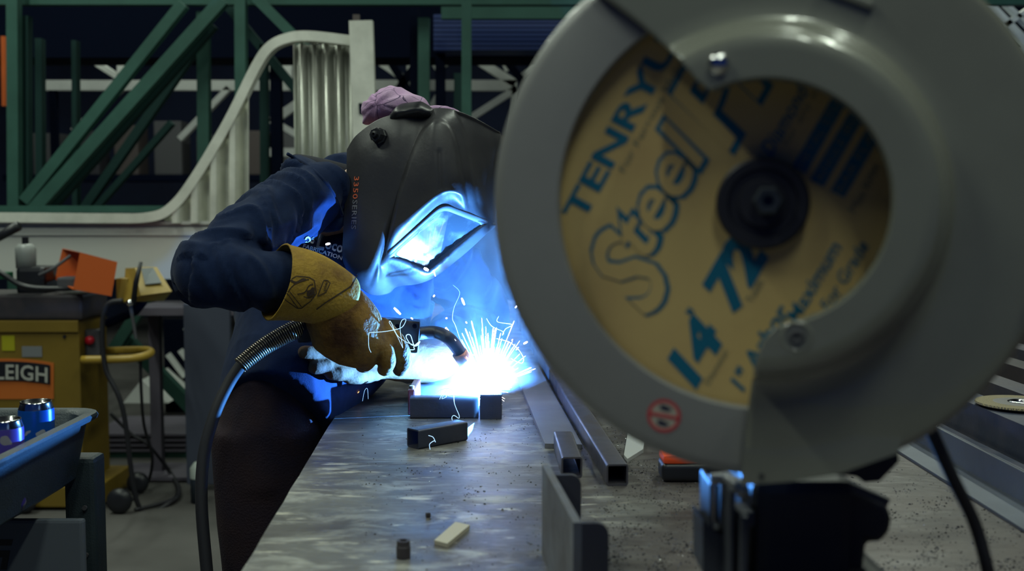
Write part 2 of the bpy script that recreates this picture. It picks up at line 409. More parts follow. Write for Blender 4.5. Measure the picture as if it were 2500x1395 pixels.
def pbox(nm, x0, y0, x1, y1, Yf, d, m, par, bev=.004, dy=0):
    a = P(x0, y1, Yf); b = P(x1, y0, Yf)
    return MB().box(((a.x + b.x) / 2, Yf + d / 2, (a.z + b.z) / 2), (abs(b.x - a.x), d, abs(b.z - a.z)), bev=bev).build(nm, m, par)
pbox('swivel_housing', 38, 652, 108, 720, Y + .05, .16, M_blk, t, .02)
mb = MB(); a = P(64, 655, Y + .12); b = P(64, 596, Y + .12); mb.lathe([(0, a.z), (.042, a.z), (.044, b.z - .02), (.03, b.z), (0, b.z)], (a.x, a.y, 0), 'z', 20)
mb.build('oil_reservoir', mat('cloudy_plastic', (.35, .37, .36), .35), t, smooth=True)
a = P(62, 596, Y + .12); MB().cyl(a, a + Vector((0, 0, .03)), .014).build('reservoir_cap', M_blk, t)
MB().tube([P(-60, 610, Y + .05), P(0, 578, Y + .05), P(44, 552, Y + .02)], [.016, .018, .022], 12).build('lever_handle', M_blk, t, smooth=True)
MB().tube(crom([P(-60, 640, Y), P(0, 665, Y - .02), P(60, 700, Y - .02), P(150, 705, Y), P(210, 700, Y)], 6), .012, 8).build('coolant_hose', M_blk, t, smooth=True)
pbox('hose_clamp', -10, 665, 20, 682, Y - .02, .05, mat('green_plastic', (.01, .12, .05), .5), t)
# orange blade box: five sides, open at left
q = [P(*v) for v in ((195, 618, 4.62), (285, 641, 4.62), (271, 722, 4.62), (179, 705, 4.62))]
qb = [P(*v) for v in ((152, 608, 4.86), (246, 631, 4.86), (232, 700, 4.86), (134, 682, 4.86))]
mb = MB()
F4 = [mb.bm.verts.new(v) for v in q]; B4 = [mb.bm.verts.new(v) for v in qb]
mb.bm.faces.new(F4); mb.bm.faces.new(B4[::-1]); mb.bm.faces.new((F4[0], F4[1], B4[1], B4[0])); mb.bm.faces.new((F4[1], F4[2], B4[2], B4[1])); mb.bm.faces.new((F4[2], F4[3], B4[3], B4[2]))
o = mb.build('blade_box', M_orange, t); s_ = o.modifiers.new('t', 'SOLIDIFY'); s_.thickness = .004; s_.offset = 1
MB().tube(crom([P(96, 672, Y), P(130, 655, Y), P(172, 625, 4.75)], 5), .007, 8).build('guard_link', M_clut[0], t)
MB().box(P(172, 690, 4.74), (.08, .1, .05), bev=.01).build('blade_clamp', M_clut[0], t)
# control pendant
M_yel2 = mat('yellow_enclosure', (0.33, 0.22, 0.035), 0.5)
mb = MB(); fr = [P(330, 655, 4.62), P(383, 652, 4.66), P(420, 712, 4.52), P(343, 722, 4.50)]
bk = [P(306, 655, 4.74), P(360, 652, 4.78), P(400, 735, 4.64), P(300, 738, 4.64)]
F4 = [mb.bm.verts.new(v) for v in fr]; B4 = [mb.bm.verts.new(v) for v in bk]
mb.bm.faces.new(F4); mb.bm.faces.new(B4[::-1])
for k in range(4): mb.bm.faces.new((F4[k], F4[(k + 1) % 4], B4[(k + 1) % 4], B4[k]))
mb.build('control_box', M_yel2, t)
mb = MB(); kp = [P(345, 660, 4.615), P(374, 658, 4.635), P(394, 695, 4.545), P(354, 699, 4.54)]
n_ = (kp[1] - kp[0]).cross(kp[3] - kp[0]).normalized(); n_ = n_ if n_.y < 0 else -n_
mb.prism([p + n_ * .004 for p in kp], n_ * .006); mb.build('keypad', mat('keypad_grey', (.13, .15, .16), .5), t)
pbox('side_wedge', 284, 680, 312, 740, 4.66, .06, M_yel2, t)
MB().tube([P(344, 640, 4.5), P(332, 690, 4.5), P(326, 738, 4.5)], [.007, .011, .012], 10).build('lever_arm', M_blk, t, smooth=True)
MB().ball(P(317, 740, 4.5), .014).build('lever_knob', mat('chrome', (.8, .8, .8), .15, 1.0), t, smooth=True)
MB().tube([P(318, 745, 4.52), P(326, 790, 4.52), P(332, 828, 4.52)], [.008, .007, .006], 8).build('lever_rod', M_clut[0], t)
MB().tube([P(350, 735, 4.68), P(330, 760, 4.7), P(262, 790, 4.75)], .02, 10).build('pendant_arm', M_dark, t)
# handle loop, switch, badge and stickers
MB().tube(crom([P(200, 879, 4.62), P(300, 877, 4.62), P(345, 872, 4.64), P(368, 862, 4.72), P(352, 855, 4.86), P(262, 857, 4.9)], 5), .017, 12).build('handle_bar', mat('yellow_bar', (.42, .27, .035), .4), t, smooth=True)
pbox('switch_plate', 208, 806, 242, 872, 4.76, .05, M_clut[0], t)
a = P(217, 832, 4.74); MB().cyl(a, a + Vector((0, .03, 0)), .018).build('stop_button', mat('red_button', (.6, .01, .03), .4), t, smooth=True)
pbox('warning_sticker', 5, 820, 35, 857, Y - .003, .002, mat('yellow_sticker', (.38, .36, .01), .5), t, 0)
pbox('rating_plate', 54, 846, 102, 872, Y - .003, .002, mat('plate_silver', (.2, .21, .22), .4), t, 0)
a = P(158, 822, Y); MB().cyl(a + Vector((0, -.006, 0)), a, .007).build('lock_screw', M_blk, t)
a = P(167, 1198, Y); MB().cyl(a + Vector((0, -.006, 0)), a, .007).build('lock_screw', M_blk, t)
# badge
bt = MB()
xsb = [P(-95 + 225 * k / 16, 0, Y).x for k in range(17)]
def arch(px, y): return y + 0.0018 * (px - 15) ** 2 * .45
def badge(x0, x1, y0, y1, off, m, nm, par):
    mb = MB(); A = []; B = []
    for k in range(17):
        px = x0 + (x1 - x0) * k / 16
        A.append(mb.bm.verts.new(P(px, arch(px, y0), Y - off))); B.append(mb.bm.verts.new(P(px, arch(px, y1) if y1 < 945 else y1, Y - off)))
    for k in range(16): mb.bm.faces.new((A[k], A[k + 1], B[k + 1], B[k]))
    o = mb.build(nm, m, par); s = o.modifiers.new('t', 'SOLIDIFY'); s.thickness = .003; s.offset = 1; return o
bo = badge(-100, 131, 876, 975, .004, mat('badge_orange', (.55, .14, .02), .5), 'maker_badge', t)
badge(-92, 122, 883, 930, .009, M_blk, 'badge_field', bo)
vs, fs = text_polys('BAILEIGH', 1.0, offset=.02, spacing=1.05)
x1 = max(v.x for v in vs); h1 = max(v.y for v in vs); mb = MB()
add_polys(mb, vs, fs, lambda v: P(-86 + (v.x / x1) * 202, arch(-86 + (v.x / x1) * 202, 926) - v.y / h1 * 36, Y - .0145))
mb.build('badge_lettering', mat('badge_letter', (.42, .42, .38), .5), bo)
for (px, py, r) in ((292, 1250, .055), (338, 1208, .05), (60, 1248, .05)):
    D = 4.62 if px < 300 else 4.95; c = P(px, 1250, D); c.z = r
    MB().lathe([(0, -.02), (r * .4, -.024), (r * .9, -.018), (r, 0), (r * .9, .018), (r * .4, .024), (0, .02)], c, 'y', 24).build('caster', M_blk, t, smooth=True)
M_rub = mat('black_rubber', (0.014, 0.014, 0.02), 0.6)
def cable(nm, label, pts, r, m=M_rub, cat='cable', group=None):
    o = MB().tube(crom(pts, 8), r, 8).build(nm, m, None, smooth=True); return props(o, label, cat, group)
cable('air_hose', 'black hose arching from the yellow saw machine down to the floor', [P(300, 735, 4.6), P(262, 745, 4.6), P(250, 800, 4.6), P(258, 900, 4.6), P(300, 1000, 4.6)] + [T(340, 1240, .015), T(420, 1225, .015), T(435, 1190, .015), T(400, 1130, .015)], .011, cat='hose')
cable('power_cable', 'thin cable hanging from the handle bar and pooling on the floor', [P(343, 878, 4.66), P(345, 960, 4.7), P(352, 1040, 4.8), P(372, 1120, 4.9), T(355, 1190, .012), T(300, 1230, .012), T(310, 1165, .012)], .007)
cable('power_cable', 'dark cable sloping behind the yellow machine to the hose loops', [P(270, 1010, 5.1), P(320, 1060, 5.1), P(365, 1090, 5.1), T(420, 1165, .012), T(428, 1215, .012), T(330, 1245, .012)], .008)
# grey stand, leaning boards, canister
M_stand = mat('stand_paint', (0.10, 0.09, 0.12), 0.6)
t = thing('steel_stand', 'grey steel stand with one square leg right of the yellow machine', 'stand', (P(378, 1100, 5.3).x, 5.3, 0))
a = P(378, 770, 5.3); MB().box((a.x, 5.3, a.z / 2), (.05, .05, a.z)).build('leg', M_stand, t)
a = P(600, 770, 5.3); MB().box((a.x, 5.3, a.z / 2), (.05, .05, a.z)).build('leg', M_stand, t)
pbar(MB(), (355, 752), (640, 752), 5.3, 18, .4).build('top_rail', M_stand, t)
pbar(MB(), (300, 1152), (600, 1152), 5.3, 8, .3).build('foot_rail', M_stand, t)
o = pbox('leaning_board', 456, 742, 560, 1184, 5.0, .03, mat('panel_grey', (.055, .065, .10), .6), None); props(o, 'flat grey board leaning on the stand behind the welder elbow', 'board')
t = thing('spray_canister', 'pale spray canister standing on the floor left of the welder legs', 'canister', (P(484, 1200, 4.8).x, 4.8, 0))
c = Vector((P(484, 1200, 4.8).x, 4.8, 0))
MB().lathe([(0, 0), (.033, .002), (.033, .15), (.02, .165), (0, .165)], c, 'z', 20).build('can_body', mat('canister_label', (.02, .03, .045), .5), t, smooth=True)
MB().lathe([(.034, .11), (.034, .155), (.015, .18), (0, .18)], c, 'z', 20).build('can_top', mat('canister_white', (.4, .45, .42), .5), t, smooth=True)
# pale slats leaning behind
sr = thing('strip_board', 'dark board with pale slanting strips in the gap between the stand and the welder', 'board', (P(455, 900, 6.95).x, 6.95, 0))
a = P(400, 780, 6.95); b = P(520, 780, 6.95); MB().box(((a.x + b.x) / 2, 6.95, a.z / 2), (b.x - a.x, .03, a.z)).build('backing', M_dark, sr)
for k, (x0, y0, x1, y1, w_) in enumerate(((410, 865, 452, 920, 12), (440, 855, 470, 895, 12), (455, 800, 466, 825, 14), (478, 880, 500, 930, 12))):
    pbar(MB(), (x0, y0), (x1, y1), 6.9, w_, .03).build('strip', M_white, sr)
o = MB().prism([P(300, 985, 6.4), P(345, 928, 6.4), P(410, 985, 6.4)], (0, .5, 0)).build('grey_wedge', M_white); props(o, 'pale triangular sheet seen low behind the stand leg', 'sheet')
for k in range(4):
    o = pbar(MB(), (262, 1040 + 12 * k), (486, 1040 + 12 * k), 5.9, 6, .5).build('stacked_plank', M_stand)
    props(o, 'dark flat plank in the low stack behind the hoses', 'plank', 'planks stacked low behind the hoses')
# right background cabinet
props(pbox('yellow_cabinet', 2455, 640, 2800, 1132, 5.6, .5, M_yel, None), 'yellow cabinet edge showing right of the saw guard', 'cabinet')

# ------------------------------------------------------------------ utility cart with cans
M_cart = mat('cart_plastic', (0.032, 0.048, 0.058), 0.5, col2=(0.026, 0.038, 0.046), nscale=14, bump=.15, bscale=350)

rx = -.692; yf = 1.865; zr = P(0, 1000, 1.85).z
t = thing('utility_cart', 'dark grey plastic utility cart with a deep tray at the lower left', 'cart', (-1.0, 1.5, 0))
x0, x1, y0, y1 = -1.28, rx, 1.05, yf
mb = MB()
def rrect(x0, x1, y0, y1, r, z, n=5):
    out = []
    for cx, cy, a0 in ((x1 - r, y1 - r, 0), (x0 + r, y1 - r, 90), (x0 + r, y0 + r, 180), (x1 - r, y0 + r, 270)):
        for k in range(n + 1):
            a = math.radians(a0 + 90 * k / n); out.append(Vector((cx + r * math.cos(a), cy + r * math.sin(a), z)))
    return out
def rings(mb, rs, cap0=False, cap1=False):
    R = [[mb.bm.verts.new(p) for p in r] for r in rs]; n = len(R[0])
    for A, B in zip(R, R[1:]):
        for k in range(n): mb.bm.faces.new((A[k], A[(k + 1) % n], B[(k + 1) % n], B[k]))
    if cap0: mb.bm.faces.new(R[0])
    if cap1: mb.bm.faces.new(R[-1])
    return mb
i_ = .02
rings(mb, [rrect(x0 + .04, x1 - .04, y0 + .04, y1 - .04, .04, zr - .115), rrect(x0 + .028, x1 - .028, y0 + .028, y1 - .028, .045, zr - .105),
           rrect(x0 + .012, x1 - .012, y0 + .012, y1 - .012, .05, zr - .012), rrect(x0, x1, y0, y1, .05, zr - .010), rrect(x0 - .002, x1 + .002, y0 - .002, y1 + .002, .05, zr - .004),
           rrect(x0, x1, y0, y1, .05, zr), rrect(x0 + .016, x1 - .016, y0 + .016, y1 - .016, .045, zr), rrect(x0 + .022, x1 - .022, y0 + .022, y1 - .022, .045, zr - .006),
           rrect(x0 + .04, x1 - .04, y0 + .04, y1 - .04, .04, zr - .105)], True, True)
mb.build('tray', M_cart, t, auto=40)
mb = MB(); rings(mb, [rrect(x0 + .03, x1 - .03, y0 + .03, y1 - .03, .04, .24), rrect(x0, x1, y0, y1, .05, .26), rrect(x0, x1, y0, y1, .05, .32), rrect(x0 + .03, x1 - .03, y0 + .03, y1 - .03, .04, .32), rrect(x0 + .04, x1 - .04, y0 + .04, y1 - .04, .04, .27)], True, True)
mb.build('lower_shelf', M_cart, t, auto=40)
for sx, sy in ((x1 - .028, y1 - .028), (x0 + .028, y1 - .028), (x1 - .028, y0 + .028), (x0 + .028, y0 + .028)):
    MB().box((sx, sy, (zr - .075 + .1) / 2), (.052, .052, zr - .075 - .1), bev=.008).build('leg', M_cart, t)
    MB().lathe([(0, -.014), (.035, -.014), (.045, -.008), (.045, .008), (.035, .014), (0, .014)], (sx, sy, .05), 'y', 20).build('caster', M_blk, t, smooth=True)
a = Vector((x1 - .028, y1 - .056, 0))
for pz in (1240, 1245 + 110): MB().cyl((a.x + .01, a.y - .004, P(0, pz, a.y).z), (a.x + .01, a.y, P(0, pz, a.y).z), .004, n=12).build('screw', M_clut[0], t)
# cans
def can(label, px, Yc, colm, words, z0):
    c = P(px, 1000, Yc); c.z = z0
    t = thing('drink_can', label, 'can', c, 'drink cans standing in the cart tray')
    r, h = .0272, .137
    MB().lathe([(0, .004), (.02, .003), (.024, 0), (r, .012), (r, h - .016), (.0265, h - .012)], c, 'z', 40).build('can_body', colm, t, smooth=True)
    MB().lathe([(.0265, h - .012), (.0235, h - .003), (.0238, h), (.0225, h), (.022, h - .006), (0, h - .006)], c, 'z', 40).build('can_lid', MATS['chrome'], t, smooth=True)
    MB().box((c.x, c.y, c.z + h - .004), (.012, .018, .0015), bev=.0005).build('pull_tab', MATS['chrome'], t)
    mb = MB()
    for s, sz, zz, off in words:
        vs, fs = text_polys(s, sz, offset=.0003, align='CENTER')
        def wrap(v):
            a = -PI / 2 + off + v.x / r
            return Vector((c.x + (r + .0004) * math.cos(a), c.y + (r + .0004) * math.sin(a), c.z + zz + v.y))
        add_polys(mb, vs, fs, wrap)
    mb.build('can_print', mat('can_silver_print', (.35, .38, .42), .35, .4), t)
tb = zr - .105
M_cb = mat('blue_can', (0.004, 0.085, 0.42), 0.3, 0.3, col2=(.4, .42, .45), nscale=22, nmix=(.66, .68), detail=2)
M_cp = mat('purple_can', (0.10, 0.07, 0.42), 0.3, 0.3, col2=(.35, .33, .38), nscale=22, nmix=(.62, .64), detail=2)
can('blue aluminium drink can with silver marks in the cart tray', 88, 1.75, M_cb, [('BLUE', .014, .052, -.25), ('EDITION', .006, .042, .5)], tb)
can('purple aluminium drink can cut by the left edge, in the cart tray', 8, 1.60, M_cp, [('THE', .006, .060, .35), ('SPRING', .011, .048, .45), ('EDITION', .006, .040, .45)], tb)
# white box on lower shelf
M_box = mat('white_card', (0.13, 0.15, 0.18), 0.6)
a = P(213, 1262, 1.72)
t = thing('display_board', 'pale grey board with black marks standing under the cart tray', 'board', (a.x - .2, 1.77, .32))
MB().box((a.x - .19, 1.708, (a.z + .32) / 2), (.38, .016, a.z - .32), bev=.005).build('panel_face', M_box, t)
mb = MB()
for q in (((-60, 1318), (32, 1318), (28, 1333), (-60, 1333)), ((-60, 1345), (25, 1345), (16, 1392), (0, 1392), (6, 1362), (-60, 1362))):
    mb.prism([P(x, y, 1.6995) for x, y in q], (0, .0004, 0))
mb.build('printed_mark', M_blk, t)
# ------------------------------------------------------------------ welding table
def table_mat():
    m = bpy.data.materials.new('worn_steel_top'); m.use_nodes = True; nt = m.node_tree; N = nt.nodes; L = nt.links
    b = N['Principled BSDF']; tc = N.new('ShaderNodeTexCoord')
    def nz(sc, det, stretch, rot=0, dist=0.0):
        mp = N.new('ShaderNodeMapping'); mp.inputs['Scale'].default_value = stretch; mp.inputs['Rotation'].default_value = (0, 0, rot)
        L.new(tc.outputs['Object'], mp.inputs[0]); n = N.new('ShaderNodeTexNoise'); n.inputs['Scale'].default_value = sc; n.inputs['Detail'].default_value = det
        n.inputs['Roughness'].default_value = .65; n.inputs['Distortion'].default_value = dist
        L.new(mp.outputs[0], n.inputs['Vector']); return n.outputs[0]
    def rng(s, a, b_, c=0, d=1):
        r = N.new('ShaderNodeMapRange'); r.inputs[1].default_value = a; r.inputs[2].default_value = b_; r.inputs[3].default_value = c; r.inputs[4].default_value = d
        L.new(s, r.inputs[0]); return r.outputs[0]
    def mix(f, A, B):
        x = N.new('ShaderNodeMix'); x.data_type = 'RGBA'; L.new(f, x.inputs[0])
        for i, v in ((6, A), (7, B)):
            if isinstance(v, tuple): x.inputs[i].default_value = (*v, 1)
            else: L.new(v, x.inputs[i])
        return x.outputs[2]
    base = mix(rng(nz(3.2, 7, (1, 1, 1), dist=.6), .38, .62), (0.23, 0.23, 0.225), (0.12, 0.108, 0.105))
    c2 = mix(rng(nz(9, 8, (1, 2.2, 1), .5, .8), .50, .68), base, (0.46, 0.46, 0.43))
    c3 = mix(rng(nz(16, 6, (1, 4, 1), -.1, .4), .60, .68), c2, (0.62, 0.60, 0.52))
    c4 = mix(rng(nz(45, 4, (1, 1, 1)), .66, .72), c3, (0.05, 0.045, 0.05))
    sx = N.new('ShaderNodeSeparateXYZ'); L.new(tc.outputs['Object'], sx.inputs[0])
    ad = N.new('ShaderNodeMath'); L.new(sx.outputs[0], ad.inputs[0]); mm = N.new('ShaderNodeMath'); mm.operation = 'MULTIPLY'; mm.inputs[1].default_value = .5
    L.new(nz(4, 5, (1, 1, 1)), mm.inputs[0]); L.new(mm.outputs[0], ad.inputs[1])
    brown_tone = mix(rng(nz(7, 6, (1, 1, 1), .3), .35, .65), (0.080, 0.064, 0.062), (0.050, 0.042, 0.044))
    c5 = mix(rng(ad.outputs[0], .22, .50, 0, .95), c4, brown_tone)  # browner, darker tone mixed in towards the right side of the table
    L.new(c5, b.inputs['Base Color']); b.inputs['Metallic'].default_value = .35
    L.new(rng(nz(5, 7, (1, 1.6, 1), .2, .5), .35, .65, .30, .55), b.inputs['Roughness'])
    bp = N.new('ShaderNodeBump'); bp.inputs['Strength'].default_value = .35; bp.inputs['Distance'].default_value = .004
    L.new(nz(14, 6, (1, 3, 1), .1, .5), bp.inputs['Height']); L.new(bp.outputs[0], b.inputs['Normal'])
    return m
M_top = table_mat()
e0 = T(590, 1395); e1 = T(868, 932); ed = (e1 - e0).normalized()
A = e0 - ed * 0.9; B = e0 + ed * 3.55; side = Vector((ed.y, -ed.x, 0))
t = thing('welding_table', 'long scarred steel welding table running away from the camera', 'table', ((A + B) / 2 + side * 1.0) * Vector((1, 1, 0)).length if False else (1.0, 2.2, 0))
Wd = 2.0; th = .014
edge = []
n = 60
for k in range(n + 1):
    p = A + (B - A) * k / n + side * (.0022 * noise.noise(Vector((k * .9, 0, 0)))); edge.append(p)
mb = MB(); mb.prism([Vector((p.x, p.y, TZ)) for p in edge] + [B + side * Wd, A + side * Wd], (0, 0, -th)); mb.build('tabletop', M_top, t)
M_frame = mat('table_frame_steel', (0.05, 0.05, 0.06), 0.5)
for u in (.35, 2.0, 4.1):
    for v in (.12, Wd - .1):
        p = A + ed * u + side * v; MB().box((p.x, p.y, (TZ - th - .08) / 2), (.08, .08, TZ - th - .08)).build('leg', M_frame, t)
for v in (.12, Wd - .1):
    MB().bar(A + ed * .1 + side * v - Vector((0, 0, th + .04)), B - ed * .1 + side * v - Vector((0, 0, th + .04)), .06, .08).build('side_rail', M_frame, t)

M_mill = mat('mill_scale_steel', (0.050, 0.060, 0.095), 0.42, 0.45, col2=(0.085, 0.085, 0.115), nscale=12, rough2=.55, stretch=(1, 1, 1), bump=.05, bscale=120)
M_mill2 = mat('mill_scale_brown', (0.11, 0.10, 0.115), 0.4, 0.45, col2=(0.07, 0.07, 0.095), nscale=10, rough2=.55)
z0 = TZ + .0003
def W(x, y, z=z0): return Vector((x, y, z))
lt0 = T(1507, 1187, z0); lt1 = T(1256, 765, z0)
square_tube('steel_tube', lt0, lt1, .0315, .0315, M_mill2, 'longest square steel tube lying along the table beside the flat bar', 'tube', group='square tubes on the table')
square_tube('steel_tube', W(.0885, 1.612), W(.084, 1.80), .031, .031, M_mill2, 'short square tube with open end toward camera, between flat bar and long tube', 'tube', group='square tubes on the table')
dv = (Vector((-.0764, 1.875, 0)) - Vector((-.1536, 1.803, 0))).normalized(); nv = Vector((-dv.y, dv.x, 0))
a = Vector((-.1536, 1.803, z0)) + nv * .016; b = a + dv * .106
square_tube('steel_tube', a, b, .032, .032, M_mill, 'loose short tube angled in front of the piece being welded', 'tube', group='square tubes on the table')
square_tube('steel_tube', W(-.193, 2.087), W(-.064, 2.087), .032, .040, M_mill, 'front tube of the frame being welded', 'tube', group='tubes of the frame being welded')
square_tube('steel_tube', W(-.197, 2.262), W(-.062, 2.262), .032, .036, M_mill, 'middle tube of the frame being welded, behind the front one', 'tube', group='tubes of the frame being welded')
square_tube('steel_tube', W(-.199, 2.42), W(-.062, 2.42), .032, .032, M_mill, 'rear tube of the frame being welded, glowing white', 'tube', group='tubes of the frame being welded')
square_tube('steel_tube', W(-.0420, 2.074), W(-.0415, 2.47), .034, .031, M_mill, 'cross tube joining the right ends of the frame being welded', 'tube', group='tubes of the frame being welded')
fb = [Vector((.0545, 1.812, z0)), Vector((.1165, 1.806, z0)), Vector((.065, 2.72, z0)), Vector((.003, 2.70, z0))]
o = MB().prism(fb, (0, 0, .008)).build('flat_bar', mat('flat_bar_steel', (0.20, 0.205, 0.24), 0.5, 0.4, col2=(0.16, .16, .19), nscale=8)); props(o, 'wide flat steel bar lying left of the square tubes', 'bar')
mb = MB(); za = z0; hb = .0468  # upright angle added to keep arc light off the table and channels
mb.prism([Vector((-.0605, 2.064, za)), Vector((-.0195, 2.064, za)), Vector((-.0195, 2.215, za)), Vector((-.0228, 2.215, za)), Vector((-.0228, 2.068, za)), Vector((-.0605, 2.068, za))], (0, 0, hb))
props(mb.build('arc_screen_angle', M_mill, auto=30), 'short upright steel angle added right of the front tube to screen the arc light', 'angle')
t = thing('arc_stop_clamp', 'small reddish clamp bar stretched across the left tube ends to block arc light', 'clamp', (-.2, 2.18, z0))
M_rb = mat('red_brown_clamp', (.20, .045, .05), .5)
MB().box((-.1935, 2.174, z0 + .0245), (.014, .137, .049), bev=.003).build('clamp_bar', M_rb, t)  # clamp lengthened across the tube gap to stop leaking arc light
MB().cyl((-.1935, 2.12, z0 + .049), (-.1935, 2.12, z0 + .055), .005, n=12).build('clamp_screw', MATS['chrome'], t, auto=30)
# U bracket in the foreground
M_br = mat('bracket_steel', (0.19, 0.20, 0.235), 0.45, 0.4, col2=(0.13, 0.12, 0.13), nscale=9, rough2=.6)
t = thing('steel_bracket', 'upright U-shaped steel bracket with rounded flanges in the near foreground', 'bracket', (.06, 1.1, TZ))
def rounded_plate(w, h, r, n=6):
    pts = [(0, 0), (w, 0)]
    for k in range(n + 1):
        a = PI / 2 * k / n; pts.append((w - r + r * math.cos(a), h - r + r * math.sin(a)))
    pts.append((0, h)); return pts
near = Vector((.0575, 1.02, z0)); far = Vector((.0345, 1.25, z0)); hgt = .105; dd = (far - near).normalized(); sd = Vector((dd.y, -dd.x, 0))
mb = MB()
mb.prism([near, far, far + Vector((0, 0, hgt)), near + Vector((0, 0, hgt - .001))], sd * .008); mb.build('web_plate', M_br, t)
M_br2 = mat('bracket_dark', (0.055, 0.055, 0.075), 0.5, 0.3)
mb = MB(); mb.prism([far + sd * .008 + sd * x + Vector((0, 0, z)) for x, z in rounded_plate(.036, .094, .012)], -dd * .008); mb.build('rear_flange', M_br2, t)
mb = MB(); mb.prism([near + sd * .008 + sd * x + Vector((0, 0, z)) for x, z in rounded_plate(.026, .103, .012)], dd * .008); mb.build('front_flange', M_br2, t)
# small things
o = MB().prism([T(x, y, z0) for x, y in ((1060, 1330), (1092, 1338), (1147, 1292), (1112, 1284))], (0, 0, .005)).build('wooden_shim', mat('pale_shim', (.46, .42, .33), .6)); props(o, 'pale beige shim strip lying near the front of the table', 'shim')
c = T(985, 1362, z0); t = thing('threaded_bushing', 'small dark round bushing standing near the front table edge', 'bushing', c)
MB().lathe([(.0045, 0), (.0082, 0), (.0082, .013), (.0076, .014), (.0076, .020), (.0045, .020), (.0045, 0)], c, 'z', 24).build('bushing_body', M_brn, t, auto=30)
o = MB().prism([T(x, y, z0) for x, y in ((1523, 1120), (1532, 1130), (1570, 1106), (1573, 1086), (1558, 1050), (1535, 1050))], (0, 0, .006)).build('steel_offcut', mat('polished_steel', (.62, .63, .62), .35, .3)); props(o, 'bright pointed steel offcut right of the long tube', 'offcut')
o = MB().box(T(1045, 1258, TZ + .003), (.006, .005, .006), Matrix.Rotation(.5, 3, 'Z'), bev=.0015).build('steel_nub', M_brn); props(o, 'tiny dark steel nub lying above the shim strip', 'offcut')
# black and orange tape measure
t = thing('tape_measure', 'black case with an orange band half hidden under the saw guard', 'tape measure', T(1700, 1178))
c = T(1695, 1172)
c = T(1695, 1181); MB().box((c.x + .006, c.y + .028, TZ + .0145), (.105, .05, .028), bev=.009, seg=4).build('case', M_blk, t, auto=40)
MB().box((c.x + .006, c.y + .028, TZ + .0335), (.102, .05, .013), bev=.005).build('orange_band', mat('safety_orange', (.85, .09, .02), .45), t, auto=40)
# right-hand profiles
def profile(name, label, xa, ya, xb, yb, sec, m, z=TZ, cat='steel profile', group='steel profiles at the right of the table'):
    a = Vector((xa, ya, z + .0003)); b = Vector((xb, yb, z + .0003)); d = (b - a).normalized(); s = Vector((d.y, -d.x, 0)); mb = MB()
    mb.prism([a + s * x + Vector((0, 0, h)) for x, h in sec], b - a); o = mb.build(name, m); return props(o, label, cat, group)
L_sec = [(0, 0), (.06, 0), (.06, .045), (.056, .045), (.056, .004), (0, .004)]
C_sec = [(0, 0), (.055, 0), (.055, .006), (.006, .006), (.006, .054), (.055, .054), (.055, .060), (0, .060)]
M_bl = mat('blued_angle', (0.115, 0.13, 0.165), 0.4, 0.5, col2=(.09, .10, .13), nscale=7)
profile('angle_iron', 'angle iron lying nearest the saw at lower right', .630, 1.15, .628, 2.35, L_sec, M_bl)
profile('steel_channel', 'steel channel behind the angle iron, below the cutting disc', .80, 1.3, .79, 2.9, C_sec, M_mill)
profile('flat_strip', 'thin dark flat strip between the angle iron and the channel', .768, 1.3, .762, 2.7, [(0, 0), (.018, 0), (.018, .006), (0, .006)], M_mill)
profile('steel_channel', 'second steel channel under the cutting disc', .93, 1.35, .925, 3.1, C_sec, M_mill2)
profile('steel_channel', 'third channel, rusty, beyond the cutting disc', 1.08, 1.6, 1.07, 3.2, C_sec, M_brn)
profile('steel_channel', 'fourth channel toward the far right edge of the table', 1.22, 1.7, 1.21, 3.3, C_sec, M_mill2)
profile('steel_beam', 'tall rusty beam at the far right of the table', 1.36, 1.8, 1.35, 3.4, [(0, 0), (.09, 0), (.09, .1), (0, .1)], M_brn)
profile('steel_beam', 'brown beam lying behind the tall rusty beam', 1.52, 1.9, 1.51, 3.4, [(0, 0), (.09, 0), (.09, .075), (0, .075)], M_mill2)
# cutting disc
c = P(2492, 988, 1.98); zc_ = TZ + .0605; c = T(2492, 988, zc_ + .004)
t = thing('cutting_disc', 'mesh-reinforced abrasive cutting disc lying on the channels at right', 'disc', c)
def disc_mat():
    m = bpy.data.materials.new('abrasive_mesh'); m.use_nodes = True; nt = m.node_tree; N = nt.nodes; L = nt.links; b = N['Principled BSDF']
    tc = N.new('ShaderNodeTexCoord'); br = N.new('ShaderNodeTexBrick'); br.inputs['Scale'].default_value = 220; br.offset = 0; br.inputs['Brick Width'].default_value = .8; br.inputs['Row Height'].default_value = .8
    br.inputs['Mortar Size'].default_value = .07; br.inputs['Color1'].default_value = (.10, .085, .06, 1); br.inputs['Color2'].default_value = (.13, .11, .08, 1); br.inputs['Mortar'].default_value = (.42, .34, .16, 1)
    L.new(tc.outputs['Object'], br.inputs['Vector']); L.new(br.outputs[0], b.inputs['Base Color']); b.inputs['Roughness'].default_value = .7; return m
ra = .072
MB().lathe([(.016, 0), (ra, 0), (ra + .001, .001), (ra, .004), (.016, .004), (.016, 0)], c, 'z', 64).build('abrasive_body', disc_mat(), t, auto=30)
MB().lathe([(.018, .0045), (.042, .0045), (.044, .0042), (.03, .0046)], c, 'z', 48).build('paper_label', mat('disc_label', (.16, .15, .15), .5), t)
MB().lathe([(.0112, -.001), (.021, .0047), (.0215, .0055), (.018, .0065), (.0112, .006), (.0112, -.001)], c, 'z', 48).build('arbor_ring', MATS['chrome'], t, smooth=True)
